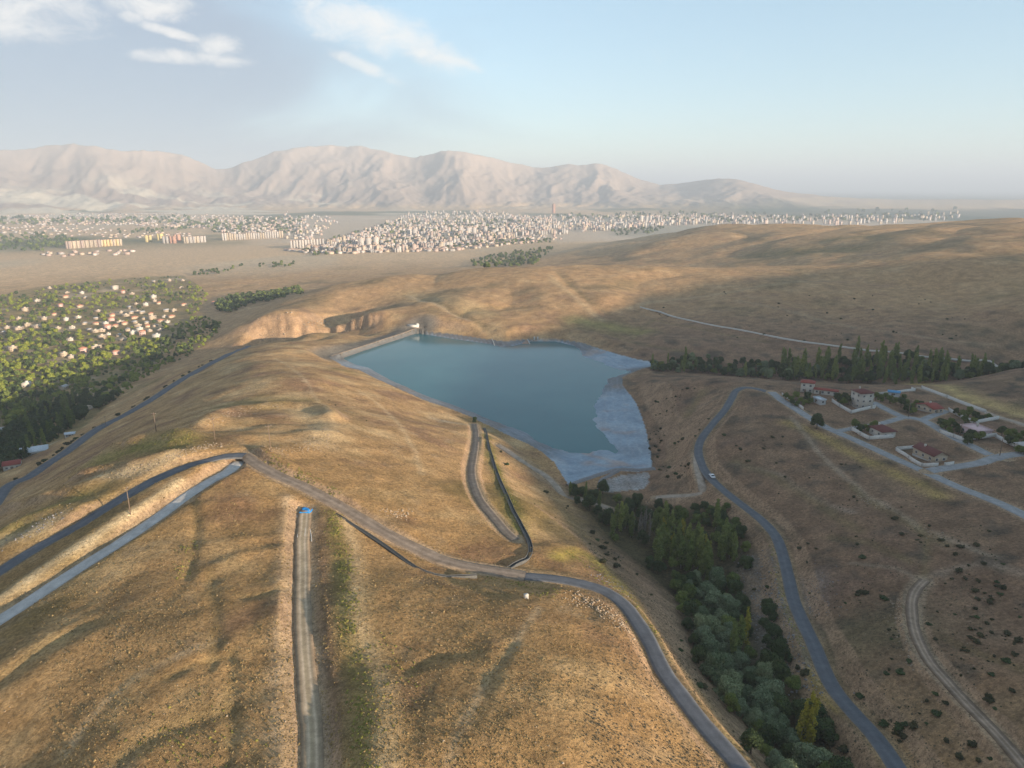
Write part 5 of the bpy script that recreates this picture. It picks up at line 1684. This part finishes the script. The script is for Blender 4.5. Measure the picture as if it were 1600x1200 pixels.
# ------------------------------------------------------------------ village houses
VP = []
for w, d, h, wall, roof, kind, lab in [(11, 9, 5.8, 'cream', 'dust', 'flat', 'two-storey cream house with flat dusty roof'), (9, 8, 3.4, 'white', 'dust', 'flat', 'small white flat-roofed house'), (12, 8, 3.6, 'beige', 'tile', 'hip', 'beige house with terracotta hipped roof'),
                                       (9, 9, 6.0, 'rose', 'tile', 'hip', 'reddish two-storey house with tiled hipped roof'), (13, 7, 3.2, 'stone', 'dust', 'flat', 'long stone house with flat earth roof'), (10, 8, 5.6, 'white', 'white', 'flat', 'bright white two-storey house with pale roof'), (9, 7, 3.2, 'cream', 'grey', 'gable', 'cream house with grey gable roof'), (14, 12, 9.0, 'white', 'dust', 'hip', 'large white three-storey house')]:
    a = MB(); a.box(-w / 2, w / 2, -d / 2, d / 2, -2, h)
    b = MB()
    if kind == 'flat':
        b.box(-w / 2 - .3, w / 2 + .3, -d / 2 - .3, d / 2 + .3, h + .003, h + .35); b.box(-w * .1, w * .22, -d * .1, d * .25, h + .35, h + 2.0)
    elif kind == 'hip':
        b.hip(-w / 2, w / 2, -d / 2, d / 2, h + .003, 2.2)
    else:
        b.gable(-w / 2, w / 2, -d / 2, d / 2, h + .003, 1.8)
    VP.append((a.mesh('village_wall', MW[wall]), b.mesh('village_roof', MR[roof]), w, d, h, lab))
VWIN = box_mesh('village_window', -.6, .6, -.05, .05, 0, 1.3, GLASS)
rv = random.Random(17)
place_words = [(lambda a, b: b < 466, 'at the village far edge'), (lambda a, b: a < 70, 'in the left village'), (lambda a, b: b > 530, 'near the village shadow edge'), (lambda a, b: a > 195, 'in the right village'), (lambda a, b: True, 'in mid village')]
special = {(180, 450): 7, (95, 477): 3, (334, 473): 3, (42, 602): 5, (251, 515): 4, (192, 456): 3}
seen = {}
vh = []
for a, b in HOUSES_PX:
    k = special.get((a, b))
    if k is None:
        k = rv.choice([0, 1, 2, 2, 4, 4, 4, 6, 6, 3, 5])
    wm, rm, w, d, h, lab = VP[k]
    x, y, z = at(a, b + 2)
    pw = next(t_ for f_, t_ in place_words if f_(a, b))
    vh.append((lab + ' ' + pw, a, b, x, y, k))
from collections import Counter
cn = Counter(v[0] for v in vh); idx = Counter()
for lab, a, b, x, y, k in sorted(vh, key=lambda v: v[1]):
    wm, rm, w, d, h, _ = VP[k]
    rz = rv.uniform(-.5, .5) + (math.pi / 2 if rv.random() < .5 else 0)
    sc = rv.uniform(.66, .92)
    e = empty('village_house', (x, y, min(ground_min(x, y, rz, w / 2, d / 2)) + .4), rz, sc)
    part('wall', wm, e); part('roof', rm, e)
    for fl in range(max(1, int(h / 2.9))):
        for q in (-.28, .0, .28):
            for sg, rr_ in ((-1, 0), (1, math.pi)):
                p = part('window', VWIN, e); p.location = (q * w, sg * (d / 2 + .02), 1.0 + fl * 2.8); p.rotation_euler = (0, 0, rr_)
    if cn[lab] > 1:
        idx[lab] += 1
        lab = lab + ', %s from the left' % ORD[idx[lab] - 1]
    tag(e, lab, 'house', 'houses of the village')
# barns by the lower road
for px, py, w, d, h, rz, roof, wall, lab in [(55, 708, 15, 9, 4.2, .5, 'tin', 'white', 'pale gable-roofed barn beside the lower road at the left edge'), (20, 730, 9, 7, 3.4, .5, 'red', 'white', 'white house with red roof at the left edge by the road'), (5, 676, 7, 6, 3.0, .2, 'grey', 'white', 'small white hut among the shaded trees at the left edge'), (110, 681, 6, 4, 2.6, .4, 'tin', 'white', 'little white shed between grove and road shrubs')]:
    x, y, z = at(px, py); z = min(ground_min(x, y, rz, w / 2, d / 2)) + .5
    e = empty('barn' if w > 10 else 'house', (x, y, z), rz)
    part('wall', box_mesh('barn_wall', -w / 2, w / 2, -d / 2, d / 2, -2, h, MW[wall]), e)
    b = MB(); b.gable(-w / 2, w / 2, -d / 2, d / 2, h + .003, d * .26, .5); part('roof', b.mesh('barn_roof', MR[roof]), e)
    g = MB(); g.add([(-w / 2, -d / 2, h), (-w / 2, d / 2, h), (-w / 2, 0, h + d * .25), (w / 2, -d / 2, h), (w / 2, d / 2, h), (w / 2, 0, h + d * .25)], [(0, 2, 1), (3, 4, 5)]); part('gable_wall', g.mesh('gable', MW[wall]), e)
    add_door(e, 0, -d / 2 - .02, 0, 1.6 if w < 10 else 3.0, 2.2 if w < 10 else 3.2)
    for q in (-.3, .3):
        add_window(e, q * w, -d / 2, 1.1, 0)
    tag(e, lab, 'barn' if w > 10 else 'house')

# ------------------------------------------------------------------ the town in the plain
def tower_mat(name, col):
    m, nt, b = new_mat('facade_' + name)
    tcn = nt.nodes.new('ShaderNodeTexCoord'); oi = nt.nodes.new('ShaderNodeObjectInfo')
    sp = nt.nodes.new('ShaderNodeSeparateXYZ'); nt.links.new(tcn.outputs['Object'], sp.inputs[0])

    def fr(o_, k):
        a = nt.nodes.new('ShaderNodeMath'); a.operation = 'MULTIPLY'; a.inputs[1].default_value = k; nt.links.new(o_, a.inputs[0])
        f = nt.nodes.new('ShaderNodeMath'); f.operation = 'FRACT'; nt.links.new(a.outputs[0], f.inputs[0])
        g = nt.nodes.new('ShaderNodeMath'); g.operation = 'GREATER_THAN'; g.inputs[1].default_value = .58; nt.links.new(f.outputs[0], g.inputs[0])
        return g.outputs[0]
    ad = nt.nodes.new('ShaderNodeMath'); ad.operation = 'ADD'; nt.links.new(sp.outputs[0], ad.inputs[0]); nt.links.new(sp.outputs[1], ad.inputs[1])
    mu = nt.nodes.new('ShaderNodeMath'); mu.operation = 'MULTIPLY'; nt.links.new(fr(sp.outputs[2], 8.0), mu.inputs[0]); nt.links.new(fr(ad.outputs[0], 6.0), mu.inputs[1])
    c = nt.nodes.new('ShaderNodeMix'); c.data_type = 'RGBA'; nt.links.new(mu.outputs[0], c.inputs[0]); c.inputs[6].default_value = (*col, 1); c.inputs[7].default_value = (.10, .11, .12, 1)
    c2 = mul_rgb(nt, c.outputs[2], ramp_node(nt, oi.outputs['Random'], [(0, (.8, .8, .8)), (1, (1.12, 1.1, 1.06))]))
    nt.links.new(c2, b.inputs['Base Color']); b.inputs['Roughness'].default_value = .85
    return m


CITY_M = {k: tower_mat(k, c) for k, c in dict(white=(.50, .47, .44), cream=(.47, .40, .31), pink=(.43, .34, .30), grey=(.37, .36, .35), yellow=(.66, .54, .24), rust=(.50, .28, .20), ochre=(.62, .47, .24)).items()}
CROOF = plain_mat('town_roof', (.38, .26, .20), .9, .2, .1)


def tower_geo(kind):
    """unit building: x, y in -.5..+.5, z 0..1, with roof and stair head"""
    mb = MB()
    if kind == 0:
        mb.box(-.5, .5, -.5, .5, -.1, .96, 0); mb.box(-.53, .53, -.53, .53, .961, 1.0, 1); mb.box(-.15, .15, -.2, .1, 1.0, 1.1, 0)
    elif kind == 1:
        mb.box(-.5, .5, -.35, .35, -.1, .95, 0); mb.box(-.3, .3, -.5, .5, -.1, .949, 0); mb.hip(-.5, .5, -.5, .5, .951, .10, .03, .02, .5, 1)
    elif kind == 2:
        mb.box(-.5, -.08, -.5, .5, -.1, .97, 0); mb.box(.08, .5, -.5, .5, -.1, .97, 0); mb.box(-.08, .08, -.3, .3, -.1, .93, 1); mb.box(-.52, -.06, -.52, .52, .971, 1.0, 1); mb.box(.06, .52, -.52, .52, .971, 1.0, 1)
    else:
        mb.box(-.5, .5, -.5, .5, -.1, .85, 0); mb.hip(-.5, .5, -.5, .5, .851, .22, .05, .03, .5, 1)
    return mb


TG = {}
for ck, cm_ in CITY_M.items():
    for kd in range(4):
        TG[(ck, kd)] = tower_geo(kd).mesh('town_building', [cm_, CROOF])
rc = random.Random(29)
bl = []   # (score, x, y, z, w, d, h, colour, kind, label, rz)


def town(px, py, w, d, h, col, kd, lab, rz=None):
    x, y, z = at(px, py)
    D = math.hypot(x, y)
    if D < 2350:                      # the ray met the hill in front: stand it on the plain behind
        x, y = at_z(px, py, -60.0); D = math.hypot(x, y); z = float(grid_h(x, y))
    if D > 7000:
        return
    bl.append((h * w / D / D, x, y, z, w, d, h, col, kd, lab, rc.uniform(-.3, .3) if rz is None else rz))


for i in range(8):
    town(108 + i * 6.6, 388.5 - i * .4, 15, 13, 26, rc.choice(['pink', 'cream']), 2, 'pinkish block in the left row on the plain, %s from the left' % ORD[i], .15)
for i in range(7):
    town(158 + i * 5.0, 385 - i * .25, 13, 13, 24, ['cream', 'ochre', 'ochre', 'ochre', 'cream', 'ochre', 'cream'][i], 2, 'ochre block continuing the left row, %s from its left end' % ORD[i], .15)
for px, py, col, lab in [(233, 378, 'yellow', 'bright yellow tower block left of the rust-coloured one'), (251, 375, 'yellow', 'yellowish tower block behind the rust-coloured one'), (260, 380, 'white', 'white tower block just left of the rust-coloured one'), (271, 380, 'rust', 'rust-coloured tower block on the plain'), (278, 377, 'rust', 'second rust-coloured tower block just right of the first')]:
    town(px, py, 22, 16, 27, col, 2, lab)
for i in range(6):
    town(291 + i * 5.6, 380 - i * .3, 14, 13, 25, 'white' if i % 3 else 'cream', 2, 'white block in the tight row of six, %s from the left' % ORD[i], .1)
for i in range(13):
    town(351 + i * 7.4, 375.5 - i * .35, 16, 14, 26 + rc.uniform(-4, 4), rc.choice(['white', 'white', 'cream']), 2, 'white block in the long row left of the town, %s from the left' % ORD[i], .1)
for i in range(6):
    town(458 + i * 9, 389 - i * .6, 17, 15, 30, 'white', 2, 'white tower at the near edge of the town, %s from the left' % ORD[i], .2)
for px, py in pl('565,388 576,387 588,386 640,370 648,371 720,366 732,368 741,368 758,366 1002,346 1010,347 1016,346'):
    town(px, py, 18, 16, 36, 'white', 0, 'tall white tower standing above the near town roofs')
town(865, 333, 26, 24, 72, 'rust', 0, 'single very tall dark tower beyond the town')
for i, px in enumerate((170, 222, 236, 262)):
    town(px, 334.5, 130 if i else 180, 30, 9, 'white', 3, 'long white industrial shed at the mountain foot, %s from the left' % ORD[i], 0)
REG = [('476,392 560,366 600,350 640,333 760,330 830,340 880,352 860,362 800,372 760,380 690,388 600,396 520,398', 1300, 'pale town building in the dense centre of the town', (7, 21), None),
       ('800,338 1000,338 1200,340 1200,349 1060,352 960,360 880,366 800,372', 620, 'pale town building in the town between centre and right-hand hill', (8, 24), None),
       ('1000,338 1180,338 1340,340 1500,334 1500,343 1360,352 1180,352 1040,352', 210, 'tall pale block of the far row behind the right-hand hill', (14, 30), None),
       ('0,338 120,334 330,336 460,340 470,366 330,358 190,352 60,352 0,350', 800, 'low pale workshop building on the plain left of the town', (5, 10), 3),
       ('440,392 620,384 860,368 880,374 720,392 520,402', 380, 'low house in the suburb at the near edge of the town', (6, 9), 3),
       ('320,346 480,338 530,348 490,376 400,372 330,362', 260, 'pale building of the loose western suburb between block rows and town', (5, 14), 0), ('0,352 120,354 240,362 330,366 300,372 180,372 60,368 0,364', 120, 'tiny pale building on the plain around the block rows', (4, 8), 3),
       ('50,398 120,392 220,393 210,398 90,402', 26, 'low house in front of the left block row', (5, 8), 3), ('440,330 480,336 520,340 500,348 440,344', 24, 'pale building scattered left of the town centre', (8, 16), 0)]
for poly, n, lab, hh, kd in REG:
    ppl = pl(poly); pp = np.array(ppl); k = 0
    while k < n:
        px, py = rc.uniform(pp[:, 0].min(), pp[:, 0].max()), rc.uniform(pp[:, 1].min(), pp[:, 1].max())
        if not pin(px, py, ppl):
            continue
        k += 1
        h = rc.uniform(*hh)
        low = hh[1] < 12
        town(px, py, rc.uniform(8, 15) * (1.2 if low and rc.random() < .4 else 1), rc.uniform(8, 13), h, rc.choice(['white', 'white', 'cream', 'cream', 'pink', 'pink', 'grey', 'grey']), (kd if kd is not None else rc.choice([0, 0, 1, 2])), lab)
bl.sort(key=lambda t_: -t_[0])
named = [b for b in bl if 'from' in b[9] or 'rust' in b[9] or 'single' in b[9] or 'standing above' in b[9]]
nset = set(id(b) for b in named); others = [b for b in bl if id(b) not in nset]
nfree = max(0, 298 - len(named))
for s_, x, y, z, w, d, h, col, kd, lab, rz in named + others[:nfree]:
    o = bpy.data.objects.new('town_building', TG[(col, kd)])
    COL.objects.link(o)
    o.location = (x, y, z); o.scale = (w, d, h); o.rotation_euler = (0, 0, rz)
    tag(o, lab, 'building', 'town: ' + lab if ' from ' not in lab else 'block rows on the plain')
V, F, M = [], [], []
ckeys = list(CITY_M)
for s_, x, y, z, w, d, h, col, kd, lab, rz in others[nfree:]:
    g = tower_geo(kd); b0 = len(V); c, s = math.cos(rz), math.sin(rz)
    for vx, vy, vz in g.V:
        vx *= w; vy *= d
        V.append((x + c * vx - s * vy, y + s * vx + c * vy, z + vz * h))
    F += [tuple(i + b0 for i in f) for f in g.F]; M += [ckeys.index(col) if m_ == 0 else len(ckeys) for m_ in g.M]
FARW = [plain_mat('far_wall_' + k, c, .9, .15, .02) for k, c in dict(white=(.50, .47, .44), cream=(.47, .40, .31), pink=(.43, .34, .30), grey=(.37, .36, .35), yellow=(.66, .54, .24), rust=(.50, .28, .20), ochre=(.62, .47, .24)).items()]
o = bpy.data.objects.new('distant_town', mesh_of('distant_town', V, F, FARW + [CROOF], M)); COL.objects.link(o)
tag(o, 'remaining small pale buildings of the far town', 'town', None, 'stuff')

# ------------------------------------------------------------------ stones
RK = [rock_mesh('stone', None, i) for i in range(6)]
rk = random.Random(3)


def stones(name, pts, mat, label):
    V, F = [], []
    for x, y, s_ in pts:
        v, f = rk.choice(RK); b = len(V); a = rk.uniform(0, 6.28); c, s = math.cos(a), math.sin(a)
        q = v @ np.array([[c, s, 0], [-s, c, 0], [0, 0, 1]]) * s_
        V.extend((q + (x, y, float(grid_h(x, y)) + s_ * .2)).tolist()); F.extend([tuple(i + b for i in ff) for ff in f])
    o = bpy.data.objects.new(name, mesh_of(name, V, F, mat)); COL.objects.link(o)
    tag(o, label, 'stones', None, 'stuff')


def along(px, n, w, s0, s1):
    P = catmull([at(a, b)[:2] for a, b in pl(px)], 1.5)
    out_ = []
    for k in range(n):
        p = P[rk.randrange(len(P))]
        x, y = p[0] + rk.gauss(0, w), p[1] + rk.gauss(0, w)
        if clear_of_roads(x, y, .0):
            out_.append((x, y, .42 * rk.uniform(s0, s1) * (1.6 if rk.random() < .08 else 1)))
    return out_


for px, n, w, s0, s1, m, lab in [('200,738 240,730 280,708 315,700 340,694', 300, 2.2, .25, .7, STONE, 'line of pale rubble above the upper left road'), ('325,664 350,650 390,640 440,634', 130, 2.2, .3, .75, STONE, 'stony rim on the near side of the dome'), ('400,704 430,704 460,702 500,690 512,670', 200, 2.4, .25, .7, STONE, 'rubble along the eroded edge by the road junction'),
                                 ('610,800 620,806 632,800', 70, 1.6, .3, .8, STONE, 'brown rock outcrop above the dirt road'), ('30,838 60,822 90,806', 80, 2.2, .25, .7, STONE_D, 'dark rubble in the eroded bank at the left edge'), ('930,900 960,910 975,930', 120, 2.2, .25, .6, STONE_D, 'grey stones on the bank above the valley willows'),
                                 ('1180,875 1196,920 1212,970 1238,1040 1262,1090', 650, 4.0, .3, .9, STONE_D, 'dark rubble slope below the right-hand road'), ('1412,935 1412,960 1416,985 1430,1010 1442,1040', 300, 1.8, .25, .75, STONE, 'white rubble edging the dirt track at lower right'), ('1432,822 1450,832 1478,846', 40, 1.0, .3, .8, STONE, 'pale boulders in a line on the right slope'),
                                 ('900,935 930,945 950,955 970,975', 200, 2.0, .3, .8, STONE, 'rocky edge of the sunlit field above the road bend'), ('1265,900 1275,925 1285,960', 120, 3, .25, .6, STONE_D, 'grey stones right of the right-hand road'), ('400,512 440,516 480,510 520,505 560,500', 260, 7, .8, 2.4, STONE, 'rock debris below the cliffs beyond the dome'), ('1340,775 1365,786 1380,792', 60, 1.6, .3, .7, STONE, 'pale stone heap on the right-hand slope')]:
    stones('stone_scatter', along(px, n, w, s0, s1), m, lab)
pts = []
for k in range(900):
    px, py = rk.uniform(0, 1600), rk.uniform(640, 1200)
    if px > 1000 and rk.random() < .4:
        continue
    x, y, z = at(px, py)
    if math.hypot(x, y) < 480 and clear_of_roads(x, y, 0) and not pin(x, y, VALLEY_L) and z > 4:
        pts.append((x, y, rk.uniform(.06, .17) * (1.9 if rk.random() < .06 else 1)))
stones('loose_stones', pts, STONE, 'small pale stones strewn over the near slopes')

# ------------------------------------------------------------------ dry tufts on the near slopes
def tuft_mat(name, lo, hi):
    m, nt, b = new_mat(name)
    geo = nt.nodes.new('ShaderNodeNewGeometry')
    nt.links.new(ramp_node(nt, geo.outputs['Random Per Island'], [(0, lo), (1, hi)]), b.inputs['Base Color'])
    b.inputs['Roughness'].default_value = .95; b.inputs['Specular IOR Level'].default_value = .05
    return m


def tufts(name, X, Y, S, mat, label):
    n = len(X); Zt = grid_h(X, Y) - .04
    r = np.random.default_rng(8)
    K = 4
    ang = np.linspace(0, 2 * np.pi, K, endpoint=False)[None] + r.uniform(0, 6, (n, 1))
    rad = S[:, None] * r.uniform(.6, 1.2, (n, K))
    ring = np.stack([X[:, None] + rad * np.cos(ang), Y[:, None] + rad * np.sin(ang), np.repeat(Zt[:, None], K, 1)], -1)
    top = np.stack([X + S * r.normal(0, .3, n), Y + S * r.normal(0, .3, n), Zt + S * r.uniform(.7, 1.25, n)], -1)[:, None]
    V = np.concatenate([ring, top], 1).reshape(-1, 3)
    base = np.arange(n)[:, None, None] * (K + 1)
    F = (base + np.array([[k, (k + 1) % K, K] for k in range(K)])[None]).reshape(-1, 3)
    me = bpy.data.meshes.new(name)
    me.vertices.add(len(V)); me.vertices.foreach_set('co', V.astype(np.float32).ravel())
    me.loops.add(F.size); me.loops.foreach_set('vertex_index', F.astype(np.int32).ravel())
    me.polygons.add(len(F)); me.polygons.foreach_set('loop_start', np.arange(0, F.size, 3, dtype=np.int32))
    me.materials.append(mat); me.update(calc_edges=True)
    o = bpy.data.objects.new(name, me); COL.objects.link(o)
    tag(o, label, 'grass', None, 'stuff')


def road_dist_ok(X, Y, extra=.3):
    ok = np.ones(len(X), bool)
    for nm, C, w, mk in ROADS:
        sel = np.nonzero((X > C[:, 0].min() - w) & (X < C[:, 0].max() + w) & (Y > C[:, 1].min() - w) & (Y < C[:, 1].max() + w))[0]
        if len(sel):
            ok[sel] &= seg_dist(X[sel], Y[sel], C)[0] > w / 2 + extra
    return ok


rg = np.random.default_rng(77)
N = 130000
rr_ = 90 * (460 / 90) ** rg.uniform(0, 1, N) ; aa_ = np.radians(rg.uniform(-38, 38, N))
X, Y = rr_ * np.sin(aa_), rr_ * np.cos(aa_)
h_ = grid_h(X, Y)
keep = (h_ > 4) & ~inside(X, Y, VALLEY) & ~inside(X, Y, SHORE) & (fbm(X, Y, 18, 3, seed=91.) + rg.uniform(-.4, .4, N) > -.05)
X, Y = X[keep], Y[keep]; k2 = road_dist_ok(X, Y); X, Y = X[k2], Y[k2]
S = rg.uniform(.08, .27, len(X)) * (1 + .6 * (rg.random(len(X)) < .08))
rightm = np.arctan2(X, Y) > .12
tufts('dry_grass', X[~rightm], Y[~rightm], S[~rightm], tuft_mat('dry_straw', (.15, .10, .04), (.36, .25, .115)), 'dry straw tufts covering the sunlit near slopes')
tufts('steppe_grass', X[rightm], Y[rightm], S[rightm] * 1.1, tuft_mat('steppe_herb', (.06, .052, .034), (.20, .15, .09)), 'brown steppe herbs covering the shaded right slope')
# yellow-green weeds beside the middle track and on other moist strips
GX_, GY_, GS_ = [], [], []
for s_, n, w in [('518,800 530,850 540,900 545,960 556,1030 566,1100 572,1150 574,1215', 1700, 1.3), ('762,690 776,730 795,780 812,825', 500, 1.5), ('280,905 290,880 300,850', 150, 1.5), ('180,708 230,696 290,690', 500, 5), ('880,862 930,890 980,940 1020,990', 500, 2.0), ('1210,850 1222,930 1250,1000 1290,1070', 400, 1.5), ('420,715 460,740 520,775', 500, 1.6), ('590,1000 610,1060 640,1120', 150, 3), ('260,1130 300,1190 350,1180', 200, 5), ('740,900 800,910 860,925', 300, 2.5)]:
    P = catmull([at(a, b)[:2] for a, b in pl(s_)], 1.0)
    q = rg.integers(0, len(P), n)
    GX_.append(P[q, 0] + rg.normal(0, w, n)); GY_.append(P[q, 1] + rg.normal(0, w, n)); GS_.append(rg.uniform(.15, .42, n))
X, Y, S = np.concatenate(GX_), np.concatenate(GY_), np.concatenate(GS_)
k2 = road_dist_ok(X, Y, .2) & (fbm(X, Y, 6, 2, seed=93.) + rg.uniform(-.25, .25, len(X)) > .0)
tufts('green_weeds', X[k2], Y[k2], S[k2], tuft_mat('yellow_green_weed', (.11, .11, .03), (.27, .235, .06)), 'yellow-green weeds along the track and road edges')

# ------------------------------------------------------------------ air
def haze_box():
    X = 62000.0
    z0, z1 = float(Z.min()) - 1.5, float(max(Z.max(), CAM_Z)) + 12
    V = [(x, y, z) for z in (z0, z1) for y in (-X, X) for x in (-X, X)]
    F = [(0, 2, 3, 1), (4, 5, 7, 6), (0, 1, 5, 4), (1, 3, 7, 5), (3, 2, 6, 7), (2, 0, 4, 6)]
    m = bpy.data.materials.new('haze_air'); m.use_nodes = True
    nt = m.node_tree; nt.nodes.clear()
    v = nt.nodes.new('ShaderNodeVolumePrincipled')
    v.inputs['Color'].default_value = (0.65, 0.75, 0.87, 1)
    v.inputs['Density'].default_value = HAZE
    v.inputs['Anisotropy'].default_value = 0.0
    ou = nt.nodes.new('ShaderNodeOutputMaterial')
    nt.links.new(v.outputs[0], ou.inputs['Volume'])
    o = simple_obj('haze', V, F, m)
    o['kind'] = 'stuff'
    o['label'] = 'pale haze filling the air over the valley and plain'
    o['category'] = 'haze'


HAZE = 1.1e-4
haze_box()
